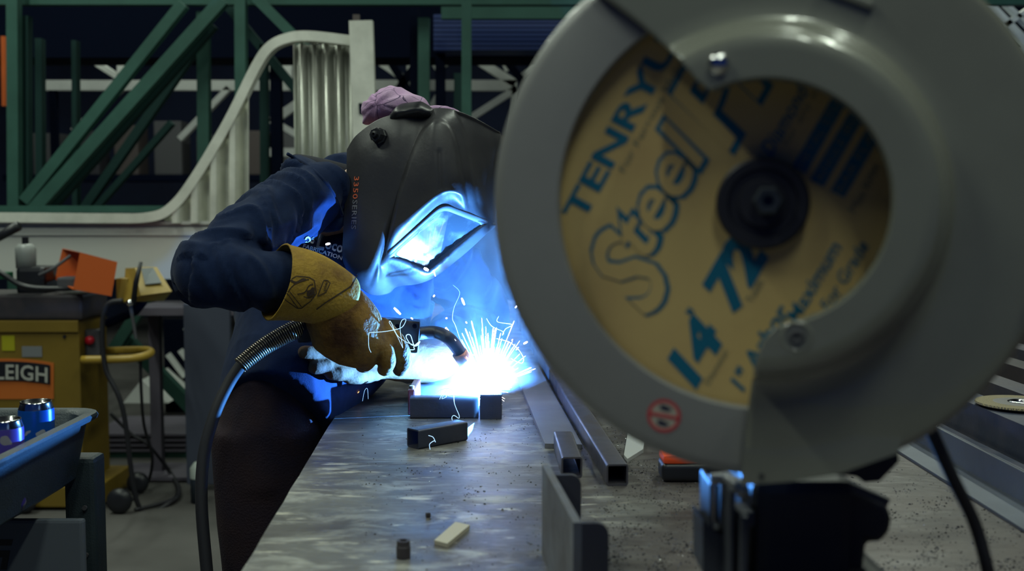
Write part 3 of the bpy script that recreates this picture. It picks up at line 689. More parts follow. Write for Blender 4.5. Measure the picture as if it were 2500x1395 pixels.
# metal chips: uncountable
M_chip = mat('metal_chips', (0.03, 0.03, 0.04), 0.35, .7)
M_glint = mat('bright_chips', (0.55, 0.58, 0.6), 0.25, .9)
def chips(n, seed, m, smin, smax, label):
    rc = random.Random(seed); mb = MB(); k = 0
    while k < n:
        px = rc.uniform(880, 2500); py = rc.uniform(1000, 1395)
        dens = .16 if px < 1450 else (1.0 if px < 1850 else .5)
        dens *= .15 + .85 * max(0, noise.noise(Vector((px / 70., py / 40., 3))) * 2.6 + .3)
        if rc.random() > dens: continue
        p = T(px, py); rel = (p - e0).dot(side)
        if rel < .02: continue
        if p.y < 1.5 and px < 1450 and rc.random() < .6: continue
        k += 1; s = rc.uniform(smin, smax); a = rc.uniform(0, PI)
        l = s * rc.uniform(1, 2.6); d = Vector((math.cos(a), math.sin(a), 0)); q = Vector((-d.y, d.x, 0)); hgt = s * rc.uniform(.3, 1)
        v = [mb.bm.verts.new(p + w_) for w_ in (d * l / 2, q * s / 2, -d * l / 2, Vector((0, 0, hgt)))]
        for f in ((0, 1, 3), (1, 2, 3), (2, 0, 3), (0, 2, 1)): mb.bm.faces.new([v[i] for i in f])
    me = bpy.data.meshes.new('chips'); mb.bm.to_mesh(me); mb.bm.free(); o = link('metal_shavings', me, m); return props(o, label, 'shavings', kind='stuff')
chips(7500, 5, M_chip, .0006, .0021, 'dark steel shavings scattered over the table top')
chips(420, 6, M_glint, .0005, .0012, 'bright glinting steel shavings among the dark ones on the table')
# ------------------------------------------------------------------ chop saw in the foreground
M_guard = mat('guard_paint', (0.29, 0.29, 0.285), 0.42, 0.1, col2=(0.265, 0.26, 0.255), nscale=5, coat=.15)
M_cover = mat('cover_paint', (0.235, 0.24, 0.20), 0.26, 0.1, col2=(0.21, 0.21, 0.175), nscale=6, coat=1.0)
M_plate = mat('blade_yellow', (0.72, 0.52, 0.21), 0.45, 0.05, col2=(0.60, 0.40, 0.17), nscale=7, nmix=(.45, .75))
M_print = mat('blade_blue_ink', (0.006, 0.15, 0.26), 0.5)
M_print2 = mat('blade_faint_ink', (0.24, 0.24, 0.16), 0.5)
SD = 0.82; SK = SD / F_PX
Sc = P(1862, 497, SD); Sn = ray(1862, 497).normalized(); Su = Sn.cross(Vector((0, 0, 1))).normalized(); Sv = Su.cross(Sn).normalized()
SM = Matrix((Su, -Sn, Sv)).transposed().to_4x4()      # local x right, y toward the camera, z up
SM.translation = Sc
saw = thing('chop_saw', 'large metal-cutting chop saw with grey guard and yellow blade filling the right foreground', 'chop saw', (Sc.x, Sc.y, TZ))
def slink(mb, nm, m, parent=saw, smooth=False, auto=None):
    for v in mb.bm.verts: v.co = SM @ v.co
    return mb.build(nm, m, parent, smooth, auto)
k = SK
# housing: front ring, rounded rim, side wall and back wall
ri, ro = 505 * k, 677 * k
mb = MB(); mb.lathe([(ri, -.010), (ri, .0), (ri + .001, .0012), (ro - .010, .0012), (ro - .004, -.001), (ro, -.006), (ro, -.060), (ro - .004, -.064), (.03, -.064)], (0, 0, 0), 'y', 128)
slink(mb, 'guard_housing', M_guard, auto=35)
# blade
rb = 590 * k; mb = MB(); prof = []
for q in range(72):
    a = 2 * PI * q / 72
    for da, rr_ in ((0, rb), (.3, rb + .0035), (.45, rb - .004), (.8, rb - .001)):
        an = a + da * 2 * PI / 72; prof.append((rr_ * math.cos(an), rr_ * math.sin(an)))
mb.prism([Vector((x, -.016, z)) for x, z in prof], (0, -.002, 0)); blade = slink(mb, 'saw_blade', M_plate)
TH = math.radians(61.5); tdx, tdy = math.cos(TH), math.sin(TH)
def btext(mb, s, px, py, cap, length, shear=0, off=0.0, yy=-.0155, sp=1.0):
    vs, fs = text_polys(s, 1.0, shear=shear, offset=off, spacing=sp)
    x0 = min(v.x for v in vs); x1 = max(v.x for v in vs); h = .69
    sx = length / (x1 - x0); sy = cap / h; cx, cy = (px - 1862) / 1.0, -(py - 497) / 1.0
    DS = (SD + .016) / SD
    def fn(v):
        lx, ly = (v.x - x0) * sx, v.y * sy
        X = cx + lx * tdx - ly * tdy; Z = cy + lx * tdy + ly * tdx
        return Vector((X * k * DS, yy, Z * k * DS))
    add_polys(mb, vs, fs, fn)
def word(nm, m, *a, **kw):
    mb = MB(); btext(mb, *a, **kw); return slink(mb, nm, m, blade)
word('brand_word', M_print, 'TENRYU', 1418, 546, 58, 500, off=.025)
word('size_mark', M_print, '14', 1702, 958, 88, 165, off=.05, shear=.25); word('inch_mark', M_print, '"', 1716, 788, 40, 16, off=.02)
word('tooth_count', M_print, '72', 1796, 768, 96, 175, off=.05, shear=.25)
for a_ in (('Diamond Pro', 1882, 385, 36, 260, .25, .01), ('1" Arbor', 1822, 962, 40, 235, .2, .025), ('Maximum', 1948, 790, 34, 215, .2, .015), ('For Grade', 2024, 760, 30, 185, .2, .01)): word('printed_word', M_print, *a_)
for a_ in (('For Ferrous Metals', 1524, 420, 17, 330), ('for any steel', 1918, 360, 16, 200), ('Teeth', 1840, 742, 18, 60), ('Diameter', 1740, 948, 16, 100), ('Max RPM', 2078, 520, 20, 120)): word('faint_word', M_print2, *a_)
for i_, (w_, px, py, cap, ln) in enumerate((('S', 1589, 781, 205, 150), ('teel', 1582, 633, 124, 322), ('Pro', 1774, 368, 180, 400))):
    word('script_outline', M_print, w_, px + 3, py + 5, cap + 8, ln + 12, shear=.28, off=.062 if len(w_) > 1 else .04, yy=-.01555)
    word('script_word', M_plate, w_, px, py, cap, ln, shear=.28, off=.02, yy=-.0152)
mb = MB(); DS = (SD + .016) / SD
def brect(mb, px, py, L, H, yy=-.0155):
    cx, cy = px - 1862, -(py - 497); pts = []
    for lx, ly in ((0, 0), (L, 0), (L, H), (0, H)): pts.append(Vector(((cx + lx * tdx - ly * tdy) * k * DS, yy, (cy + lx * tdy + ly * tdx) * k * DS)))
    mb.bm.faces.new([mb.bm.verts.new(p) for p in pts])
for px, py, L_ in ((1962, 425, 250), (2004, 458, 260), (2052, 484, 230)):
    mb = MB(); brect(mb, px, py, L_, 36); slink(mb, 'print_panel', M_print, blade)
for a_ in (('METAL STUD', 1958, 415, 22, 200), ('ANGLE IRON', 2000, 448, 22, 210), ('BAR FLAT', 2048, 474, 22, 180)): word('panel_word', M_print2, *a_, yy=-.0152)
# arbor flange with bolt
M_fl = mat('flange_black', (0.028, 0.028, 0.038), 0.45, .3)
r = 113 * k
mb = MB(); mb.lathe([(r, -.016), (r, -.004), (r - .002, -.002), (.026, -.002), (.025, -.004), (.018, -.004), (.017, .001), (0, .001)], (0, 0, 0), 'y', 64)
fl = slink(mb, 'arbor_flange', M_fl, auto=35)
mb = MB(); mb.lathe([(.0, .004), (.004, .004), (.0045, .012), (.0095, .0125), (.0112, .011), (.0115, .001)], (.004, 0, .002), 'y', 6)
slink(mb, 'arbor_bolt', mat('bolt_dark', (.06, .07, .085), .35, .6), fl, auto=30)
# cover: sector shell with raised ring
prof = [(283, .034), (284, .041), (290, .044), (384, .044), (396, .041), (420, .020), (432, .013), (446, .011), (560, .010), (640, .009), (664, .008), (676, .003), (680, -.008), (681, -.060)]
def th_top(r):
    tab = [(283, 113.5), (300, 117.5), (340, 119), (400, 120.5), (450, 122), (560, 125.5), (681, 129)]
    for (a, b), (c, d) in zip(tab, tab[1:]):
        if r <= c: return b + (d - b) * (r - a) / (c - a)
    return tab[-1][1]
def th_bot(r):
    tab = [(283, -80), (290, -84), (300, -87), (325, -90), (380, -92), (480, -93), (681, -93)]
    for (a, b), (c, d) in zip(tab, tab[1:]):
        if r <= c: return b + (d - b) * (r - a) / (c - a)
    return -93
pr = []
for (a, b), (c, d) in zip(prof, prof[1:]):
    nn = 3 if c - a > 10 else 1
    for q in range(nn): pr.append((a + (c - a) * q / nn, b + (d - b) * q / nn))
pr.append(prof[-1])
mb = MB(); G = []; NT = 160
for q in range(NT + 1):
    row = []
    for rp, h in pr:
        a = math.radians(th_bot(rp) + (th_top(rp) - th_bot(rp)) * q / NT)
        rq = rp * (1.0 + .0 * a); row.append(mb.bm.verts.new((rq * k * math.cos(a), h, rq * k * math.sin(a))))
    G.append(row)
for q in range(NT):
    for j in range(len(pr) - 1): mb.bm.faces.new((G[q][j], G[q][j + 1], G[q + 1][j + 1], G[q + 1][j]))
cov = slink(mb, 'guard_cover', M_cover, auto=50)
so = cov.modifiers.new('t', 'SOLIDIFY'); so.thickness = .0022; so.offset = -1
def spt(px, py, w):          # point over the saw plane, w metres nearer the camera
    s_ = (SD - w) / SD; return Vector(((px - 1862) * k * s_, w, -(py - 497) * k * s_))
# screws
p = spt(1752, 158, .042); mb = MB(); mb.lathe([(.0102, 0), (.0102, .001), (.0075, .0015), (.0066, .007), (.0055, .0085), (0, .009)], p, 'y', 20); slink(mb, 'cover_screw', MATS['chrome'], smooth=True)
p = spt(1948, 822, .042); mb = MB(); mb.lathe([(.0120, -.001), (.0115, .002), (.009, .003), (.0085, .0012), (0, .0012)], p, 'y', 32); slink(mb, 'cover_boss', M_cover, smooth=True)
mb = MB(); mb.lathe([(.0060, 0), (.0058, .003), (.004, .0045), (.003, .003), (0, .003)], p, 'y', 20); slink(mb, 'cover_screw', M_clut[0], smooth=True)
p = spt(2487, 714, .011); mb = MB(); mb.lathe([(.0046, 0), (.0044, .003), (.003, .0045), (0, .0048)], p, 'y', 20); slink(mb, 'rim_bolt', M_fl, smooth=True)
p = spt(1870, 1172, .012); mb = MB(); mb.lathe([(.0022, 0), (0, .0012)], p, 'y', 12); slink(mb, 'rivet', M_fl)
# raised rib at the top of the cover
mb = MB(); A_ = spt(1985, -18, .011); B_ = spt(2110, 34, .011); mb.bar(A_, B_, .006, .008, up=(0, 1, 0), bev=.002); slink(mb, 'stamped_rib', M_cover)
# prohibition sticker
M_red = mat('sticker_red', (.52, .05, .06), .5); M_pale = mat('sticker_pale', (.46, .42, .35), .5); M_ink = mat('sticker_ink', (.012, .015, .05), .5)
c_ = spt(1628, 1030, .0016); rs = 42 * k
mb = MB(); mb.lathe([(0, 0), (rs * .93, 0)], c_, 'y', 40); st = slink(mb, 'warning_sticker', M_pale)
mb = MB(); mb.lathe([(rs * .80, .0002), (rs, .0002)], c_, 'y', 40)
mb.bar(c_ + Vector((-rs * .85, .0004, rs * .12)), c_ + Vector((rs * .85, .0004, -rs * .12)), rs * .2, .0002, up=(0, 1, 0)); slink(mb, 'red_ring', M_red, st)
mb = MB()
for (dx, dz, s_) in ((.06, .47, 1), (-.1, -.45, 1)):
    pts = [Vector((c_.x + rs * (dx + .36 * math.cos(a) * (1 + .18 * math.cos(3 * a))), c_.y + .0003, c_.z + rs * (dz + .17 * math.sin(a) - .08 * math.cos(a)))) for a in [2 * PI * q / 20 for q in range(20)]]
    mb.bm.faces.new([mb.bm.verts.new(v) for v in pts])
slink(mb, 'sticker_figures', M_ink, st)
# lower body: skirt under guard, arm, vise, base
M_sb = mat('saw_black', (0.015, 0.016, 0.024), 0.5); M_sg = mat('saw_grey', (0.05, 0.055, 0.07), 0.5)
mb = MB(); q = [spt(*v, .0095) for v in ((1826, 1060), (1824, 1100), (1820, 1198), (1880, 1190), (1950, 1180), (2050, 1158), (2190, 1098), (2200, 1060))]
mb.prism(q, (0, -.006, 0)); slink(mb, 'guard_skirt', M_cover)
mb = MB(); mb.prism([P(x, y, .86) for x, y in ((1960, 1150), (2090, 1165), (2110, 1180), (2148, 1176), (2195, 1128), (2190, 1080), (2100, 1080))], (0, .03, 0)); mb.build('lower_guard', M_sb, saw)
def sbox(nm, x0, y0, x1, y1, Yf, d, m, bev=.004): return pbox(nm, x0, y0, x1, y1, Yf, d, m, saw, bev)
o = sbox('pivot_column', 1838, 1170, 2090, 1520, .88, .12, M_sb, .012)
zb = o.data
MB().box((P(1960, 1300, .94).x, .93, (P(0, 1500, .88).z + TZ) / 2 + .016), (.12, .22, abs(P(0, 1500, .88).z - TZ) + .03), bev=.01).build('base_plate', M_sb, saw)
mb = MB(); mb.prism([P(x, y, .90) for x, y in ((2062, 1182), (2100, 1200), (2165, 1232), (2180, 1262), (2176, 1300), (2150, 1330), (2118, 1325), (2110, 1395), (2062, 1420))], (0, .06, 0))
o = mb.build('motor_housing', M_sb, saw); bv = o.modifiers.new('b', 'BEVEL'); bv.width = .006; bv.segments = 3
mb = MB(); mb.bar(P(2072, 1186, .89), P(2165, 1225, .89), .006, .01, up=(0, 1, 0)); mb.build('housing_edge', M_sg, saw)
sbox('bracket_wall', 1732, 1180, 1744, 1340, .90, .05, M_sg, .002); sbox('bracket_wall', 1779, 1200, 1796, 1460, .87, .05, M_sg, .002)
sbox('bracket_plate', 1744, 1182, 1782, 1330, .955, .004, M_sb, .001)
mb = MB(); mb.prism([P(x, y, .90) for x, y in ((1716, 1270), (1735, 1290), (1800, 1335), (1800, 1480), (1716, 1400))], (0, .05, 0)); mb.build('vise_jaw', M_sg, saw)
mb = MB(); mb.tube([P(1735, 1172, .9), P(1772, 1166, .9), P(1800, 1185, .88), P(1812, 1200, .86)], [.005, .005, .006, .006], 8); mb.build('spring_arm', M_guard, saw, smooth=True)
sbox('fence_rib', 1806, 1262, 1830, 1470, .86, .03, M_sg, .003); sbox('fence_foot', 1800, 1250, 1845, 1290, .87, .03, M_sg, .003)
mb = MB(); mb.tube(crom([P(2240, 980, .87), P(2275, 1055, .87), P(2325, 1165, .87), P(2380, 1280, .88), P(2412, 1395, .88), P(2440, 1520, .9)], 8), .0052, 12); mb.build('power_cord', M_rub, saw, smooth=True)
# ------------------------------------------------------------------ the welder
person = thing('person', 'person in dark navy hoodie, welding helmet and brown gloves bending over the weld', 'person', (-.47, 2.2, 0))
P_flat = P
DK = 1.04
def P(px, py, D): return P_flat(px, py, D * DK)
M_skin = mat('skin', (0.55, 0.30, 0.20), 0.5, sub=.1)
M_hood = mat('navy_fleece', (0.010, 0.021, 0.062), 0.95, col2=(0.007, 0.016, 0.050), nscale=60, bump=.10, bscale=420, spec=.12, sheen=.06)
M_trs = mat('dark_work_trousers', (0.018, 0.014, 0.026), 0.9, col2=(0.028, 0.017, 0.022), nscale=7, bump=.3, bscale=260, spec=.2)
M_glv = mat('worn_leather', (0.30, 0.165, 0.035), 0.8, col2=(0.085, 0.038, 0.018), nscale=11, nmix=(.40, .60), bump=.35, bscale=140, spec=.25, detail=9)
M_gcuff = mat('yellow_leather', (0.40, 0.25, 0.035), 0.8, col2=(0.17, 0.09, 0.028), nscale=10, nmix=(.44, .66), bump=.35, bscale=140, spec=.25, detail=9)
def S(px, py, D, rin, rdep, ax=(0, 1, 0)): return (P(px, py, D), rdep, rin * D * DK / F_PX, ax)
# body (one continuous surface)
mb = MB()
mb.loft([S(690, 1010, 2.12, 70, .11), S(735, 880, 2.18, 85, .11), (P(790, 720, 2.27), .12, .08, (0, 1, 0)), (P(825, 580, 2.26), .125, .08, (0, 1, 0)), (P(830, 510, 2.24), .11, .06, (0, 1, 0)), (P(835, 490, 2.2), .05, .04, (0, 1, 0))])
mb.loft([(P(800, 530, 2.16), .05, .05, (0, 1, 0)), (P(845, 484, 2.10), .046, .046, (0, 1, 0)), (P(900, 450, 2.17), .052, .052, (0, 1, 0)), (P(960, 420, 2.2), .06, .06, (0, 1, 0))])
hc = P(985, 415, 2.20)
fdir = (P(1090, 560, 2.185) - hc).normalized()      # where the face looks: down to the weld
updir = (P(960, 270, 2.205) - P(985, 415, 2.20)).normalized(); updir = (updir - fdir * updir.dot(fdir)).normalized(); sdir = fdir.cross(updir)
def hp(f, u, s): return hc + fdir * f + updir * u + sdir * s
def blob(mb, c, rf, ru, rs, seg=20):
    rr_ = bmesh.ops.create_uvsphere(mb.bm, u_segments=seg, v_segments=seg // 2, radius=1)
    for v in rr_['verts']:
        q = v.co.copy(); v.co = c + fdir * q.x * rf + sdir * q.y * rs + updir * q.z * ru
blob(mb, hp(0, .025, 0), .088, .085, .072); blob(mb, hp(.028, -.035, 0), .06, .075, .056)
blob(mb, hp(.092, -.02, 0), .016, .022, .012, 12); blob(mb, hp(.084, -.055, 0), .010, .006, .022, 12); blob(mb, hp(.075, -.085, 0), .018, .015, .02, 12)
for s_ in (-1, 1): blob(mb, hp(-.005, -.005, .075 * s_), .018, .03, .009, 12); blob(mb, hp(.08, .005, .03 * s_), .010, .007, .014, 12)
mb.loft([(P(760, 500, 2.1), .05, .05, (0, 1, 0)), (P(650, 550, 1.95), .042, .042, (0, 1, 0)), (P(515, 665, 1.82), .036, .036, (0, 1, 0)), (P(600, 680, 1.82), .034, .034, (0, 1, 0)), (P(720, 700, 1.85), .026, .026, (0, 1, 0)), (P(840, 770, 1.89), .03, .02, (0, 1, 0)), (P(885, 812, 1.91), .034, .014, (0, 1, 0))], 16)
mb.loft([(P(960, 540, 2.36), .05, .05, (0, 1, 0)), (P(1085, 605, 2.42), .035, .035, (0, 1, 0)), (P(1180, 780, 2.49), .022, .022, (0, 1, 0)), (P(1120, 845, 2.38), .03, .03, (0, 1, 0)), (P(1060, 878, 2.22), .026, .026, (0, 1, 0)), (P(960, 885, 2.16), .02, .03, (0, 1, 0)), (P(910, 887, 2.13), .014, .032, (0, 1, 0))], 16)
HIP = {-1: Vector((-.480, 2.09, .90)), 1: Vector((-.480, 2.28, .90))}
for s_, off in ((-1, 0), (1, .05)):
    h = HIP[s_]; mb.loft([(h, .06, .06, (0, 1, 0)), (h + Vector((-.005 + off * .4, 0, -.40)), .055, .055, (0, 1, 0)), (h + Vector((-.03 - off, 0, -.80)), .035, .035, (0, 1, 0))], 16)
mb.loft([(HIP[-1], .07, .07, (1, 0, 0)), (HIP[1], .07, .07, (1, 0, 0))], 16)
mb.loft([(Vector((-.465, 2.19, .86)), .12, .07, (0, 1, 0)), (P(700, 960, 2.13), .11, .07, (0, 1, 0))], 16)
body = remesh(mb, 'body', M_skin, person, .006, 4)
# trousers
mb = MB()
mb.loft([(Vector((-.462, 2.18, .78)), .195, .105, (0, 1, 0)), (Vector((-.462, 2.18, .88)), .19, .108, (0, 1, 0)), (Vector((-.458, 2.19, .96)), .165, .10, (0, 1, 0)), (P(700, 930, 2.13), .15, .10, (0, 1, 0))], 28)
for s_, off in ((-1, 0), (1, .05)):
    h = HIP[s_] + Vector((.012, 0, 0)); mb.loft([(h + Vector((0, 0, -.02)), .10, .104, (0, 1, 0)), (h + Vector((0, 0, -.2)), .098, .098, (0, 1, 0)), (h + Vector((off * .4, 0, -.42)), .085, .08, (0, 1, 0)), (h + Vector((-.03 - off, 0, -.80)), .072, .072, (0, 1, 0)), (h + Vector((-.03 - off, 0, -.83)), .072, .072, (0, 1, 0))], 24)
def fold_t(co, n): return .006 * noise.noise(Vector((co.x * 7, co.y * 5, co.z * 5 + co.x * 9)))
remesh(mb, 'trousers', M_trs, person, .008, 6, fold_t)
for s_, off in ((-1, 0), (1, .05)):
    h = HIP[s_]; c = h + Vector((-.03 - off, 0, 0)); mb = MB()
    mb.loft([(Vector((c.x, c.y, .16)), .05, .05, (0, 1, 0)), (Vector((c.x, c.y, .08)), .052, .055, (0, 1, 0)), (Vector((c.x + .01, c.y, .035)), .052, .06, (0, 1, 0)), (Vector((c.x + .012, c.y, .012)), .05, .06, (0, 1, 0))], 20)
    mb.loft([(Vector((c.x - .05, c.y, .045)), .04, .035, (0, 1, 0)), (Vector((c.x + .08, c.y, .05)), .05, .04, (0, 1, 0)), (Vector((c.x + .17, c.y, .04)), .045, .03, (0, 1, 0)), (Vector((c.x + .2, c.y, .035)), .02, .018, (0, 1, 0))], 20)
    remesh(mb, 'work_boot', M_sb, person, .006, 4)
# hoodie
mb = MB()
mb.loft([S(672, 1035, 2.04, 140, .17), S(690, 990, 2.07, 155, .172), S(712, 930, 2.12, 168, .17), S(745, 860, 2.19, 190, .172), (P(785, 780, 2.29), .18, .196, (0, 1, 0)), (P(800, 690, 2.31), .185, .205, (0, 1, 0)),
         (P(815, 600, 2.28), .20, .185, (0, 1, 0)), (P(825, 530, 2.25), .19, .125, (0, 1, 0)), (P(822, 490, 2.23), .17, .085, (0, 1, 0)), (P(815, 468, 2.21), .11, .05, (0, 1, 0))], 36)
# hood collar lying behind the neck
mb.loft([S(706, 388, 2.12, 20, .04), S(712, 398, 2.12, 28, .06), S(738, 418, 2.12, 38, .075), S(772, 450, 2.12, 47, .085), S(806, 490, 2.12, 52, .085), S(822, 530, 2.13, 44, .07)], 28)
# near arm
DK = 1.0
mb.loft([S(770, 480, 2.18, 70, .09), S(715, 505, 2.12, 78, .085), S(645, 548, 2.02, 72, .07), S(570, 606, 1.94, 72, .064), S(510, 660, 1.89, 74, .062), S(490, 678, 1.885, 56, .05)], 28)
mb.loft([S(478, 670, 1.885, 45, .045), S(505, 668, 1.88, 76, .06), S(560, 672, 1.88, 78, .06), S(625, 680, 1.89, 76, .058), S(690, 688, 1.91, 70, .054), S(725, 695, 1.925, 58, .046)], 28)
mb.ball(P(507, 668, 1.885), (.060, .06, .058), 20)
DK = 1.04
# far arm
mb.loft([S(960, 560, 2.38, 80, .08), S(1060, 590, 2.42, 85, .08), S(1115, 680, 2.46, 78, .065), S(1180, 760, 2.50, 62, .06), S(1185, 800, 2.48, 56, .055)], 28)
mb.loft([S(1195, 800, 2.49, 52, .05), S(1165, 808, 2.46, 66, .056), S(1120, 822, 2.40, 66, .055), S(1078, 842, 2.33, 60, .05)], 28)
mb.ball(P(1183, 795, 2.48), (.055, .055, .052), 20)
mb.loft([S(985, 560, 2.34, 60, .08), S(1000, 640, 2.32, 62, .085), S(1000, 720, 2.30, 58, .085), S(990, 790, 2.28, 60, .07)], 24)
SH, EL, WR = P_flat(730, 490, 2.12), P_flat(505, 668, 1.885), P_flat(720, 695, 1.92)
SH2, EL2, WR2 = P(1060, 580, 2.42), P(1183, 795, 2.48), P(1085, 864, 2.34)
def seg_t(p, a, b):
    d = b - a; t_ = (p - a).dot(d) / d.length_squared; q = a + d * max(0, min(1, t_)); return t_, (p - q).length
def ridged(v): return 1 - abs(noise.noise(v)) * 2.4
def fold_h(co, n):
    d = .0; best = 9
    for (a, b, f, amp) in ((SH, EL, 34, .0115), (EL, WR, 20, .008), (SH2, EL2, 24, .008), (EL2, WR2, 34, .008)):
        t_, dist = seg_t(co, a, b)
        if dist < .13 and dist < best and -.15 < t_ < 1.1:
            best = dist; ax = (b - a).normalized(); L = (b - a).length; r_ = co - (a + ax * (co - a).dot(ax))
            s_ = t_ * L * f + .9 * noise.noise(Vector((r_.x * 14, r_.y * 14, r_.z * 14 + t_ * 3)))* 2.2 + r_.z * 9
            d = amp * ridged(Vector((s_ * .55, r_.x * 5, r_.z * 5)))
    if best > .12:
        d = .012 * noise.noise(Vector((co.x * 11 + co.z * 3, co.y * 5, co.z * 2.2))) + .004 * ridged(co * 9)
    return d + .0006 * noise.noise(co * 40)
hoodie = remesh(mb, 'hoodie', M_hood, person, .0055, 5, fold_h)
# dark inside of the hood, a crescent behind the neck
mb = MB(); mb.loft([S(716, 386, 2.17, 12, .03), S(750, 398, 2.17, 19, .05), S(800, 414, 2.17, 24, .06), S(860, 432, 2.18, 26, .06)], 16)
remesh(mb, 'hood_lining', mat('hood_lining_cloth', (.006, .008, .018), .95), person, .005, 3)
bv_h = bvh_of(hoodie)
mb = MB(); mb.tube(crom([onto(bv_h, x, y, -.001, 2.06) for x, y in ((702, 376), (722, 386), (748, 400), (775, 424), (800, 452), (822, 485), (836, 525))], 6), .0035, 8)
mb.build('hood_hem', M_hood, person, smooth=True)
#, .04, .036, (0, 1, 0)), (P(845, 452, 2.035), .042, .036, (0, 1, 0)), (P(880, 440, 2.06), .04, .04, (0, 1, 0))], 20); mb.build('neck', M_skin, body, smooth=True)
bv_h = bvh_of(hoodie)
M_wht = mat('print_white', (.75, .75, .75), .6)
def cloth_text(s, px, py, size, ang, off, bv=bv_h, wpx=None, offm=.0016, shear=0, curve=0.0, res=2, D=2.05):
    vs, fs = text_polys(s, 1.0, offset=off, res=res, shear=shear); x1 = max(v.x for v in vs)
    sx = size if wpx is None else wpx / x1; ca, sa = math.cos(ang), math.sin(ang)
    def fn(v):
        lx, ly = v.x * sx, v.y * size; ly -= curve * lx * lx
        return onto(bv, px + lx * ca + ly * sa, py + lx * sa - ly * ca, offm, D)
    return vs, fs, fn
mb = MB()
add_polys(mb, *cloth_text('os', 742, 592, 36, .16, .02, wpx=26)); add_polys(mb, *cloth_text('L', 770, 607, 52, .2, .035, wpx=22)); add_polys(mb, *cloth_text('ocos', 793, 607, 36, .27, .025, wpx=54))
add_polys(mb, *cloth_text('FABRICATION', 738, 606, 14, .30, .012, wpx=100))
mb.build('chest_print', M_wht, hoodie)
DK = .985
# right glove (nearer), one mesh with cuff, palm, four fingers and a thumb
def glove(nm, secs, fingers, m, vox, fold):
    mb = MB(); mb.loft(secs, 28)
    for pts, r in fingers:
        pp = crom([P(*q) for q in pts], 4); n_ = len(pp)
        mb.tube(pp, [r * (1.0 - .18 * i / (n_ - 1)) for i in range(n_)], 14); mb.ball(pp[-1], r * .82, 12); mb.ball(pp[0], r, 12)
    return remesh(mb, nm, m, person, vox, 4, fold)
def gf(co, n): return .0022 * noise.noise(co * 26) + .0012 * ridged(co * 34)
r_fing = [([(930, 800, 2.02), (968, 838, 2.02), (984, 876, 2.04), (976, 900, 2.065)], .0185), ([(915, 820, 2.0), (940, 856, 1.99), (946, 884, 2.0), (938, 902, 2.025)], .0165),
          ([(890, 838, 1.99), (902, 862, 1.985), (898, 882, 2.0), (886, 893, 2.03)], .0170), ([(858, 840, 1.99), (866, 858, 1.99), (858, 872, 2.01), (846, 874, 2.03)], .0160),
          ([(860, 790, 2.05), (915, 815, 2.085), (965, 845, 2.09), (985, 862, 2.085)], .018)]
glv = glove('glove', [S(742, 702, 1.925, 70, .052), S(785, 720, 1.945, 66, .05), S(818, 758, 1.96, 82, .052), S(842, 798, 1.975, 90, .050), S(874, 826, 1.99, 82, .046), S(904, 846, 2.0, 62, .038), S(928, 858, 2.0, 40, .03)], r_fing, M_glv, .0036, gf)
# cuff: open flared gauntlet
mb = MB(); A_ = []; N_ = 40; cs = [S(674, 688, 1.90, 92, .074), S(680, 690, 1.90, 90, .072), S(715, 692, 1.91, 86, .066), S(750, 700, 1.925, 84, .062), S(782, 712, 1.94, 78, .058), S(808, 724, 1.955, 73, .055), S(822, 734, 1.965, 70, .052)]
ringsv = []
for i, (c, rd, rn, ax) in enumerate(cs):
    t_ = (cs[min(i + 1, 6)][0] - cs[max(i - 1, 0)][0]).normalized()
    if i == 0 or i == 1: t_ = (P(760, 715, 1.93) - P(674, 688, 1.90)).normalized(); t_ = Vector((t_.x, t_.y, t_.z + .04)).normalized()
    x = Vector(ax); x = (x - t_ * x.dot(t_)).normalized(); y = t_.cross(x)
    ringsv.append([c + x * rd * math.cos(2 * PI * q / N_) + y * rn * math.sin(2 * PI * q / N_) for q in range(N_)])
R_ = []
for ring in ringsv:
    row = []
    for p in ring:
        nrm = (p - cs[3][0]); row.append(mb.bm.verts.new(p + Vector((0, .004 * noise.noise(p * 22), .004 * noise.noise(p * 25 + Vector((4, 0, 0)))))))
    R_.append(row)
for a_, b_ in zip(R_, R_[1:]):
    for q in range(N_): mb.bm.faces.new((a_[q], a_[(q + 1) % N_], b_[(q + 1) % N_], b_[q]))
me = mb.mesh(); cuff = link('glove_cuff', me, M_gcuff, glv, True)
sb = cuff.modifiers.new('s', 'SUBSURF'); sb.levels = 2; sb.render_levels = 2; so = cuff.modifiers.new('t', 'SOLIDIFY'); so.thickness = .0032; so.offset = 1
# cuff logo: burned outline emblem and small tag
bpy.context.view_layer.update(); dg = bpy.context.evaluated_depsgraph_get(); me_c = bpy.data.meshes.new_from_object(cuff.evaluated_get(dg))
bv_c = BVHTree.FromPolygons([v.co for v in me_c.vertices], [tuple(p.vertices) for p in me_c.polygons])
M_burn = mat('burned_mark', (.05, .03, .018), .85)
def stroke(mb, pts, w, bv, off=.0012, closed=False, D=1.9):
    pts = [Vector((p[0], p[1], 0)) for p in pts]
    if closed: pts = pts + [pts[0]]
    fine = []
    for a_, b_ in zip(pts, pts[1:]):
        n_ = max(1, int((b_ - a_).length / 3))
        for q in range(n_): fine.append(a_ + (b_ - a_) * q / n_)
    fine.append(pts[-1]); L_ = []
    for i, p in enumerate(fine):
        t_ = (fine[min(i + 1, len(fine) - 1)] - fine[max(i - 1, 0)]).normalized(); n_ = Vector((-t_.y, t_.x, 0))
        L_.append([mb.bm.verts.new(onto(bv, (p + n_ * s_ * w / 2).x, (p + n_ * s_ * w / 2).y, off, D)) for s_ in (-1, 1)])
    for a_, b_ in zip(L_, L_[1:]): mb.bm.faces.new((a_[0], a_[1], b_[1], b_[0]))
mb = MB()
def gp(x, y): return (640 + x / 3.874, 600 + y / 3.874)      # read off an enlarged view of the cuff
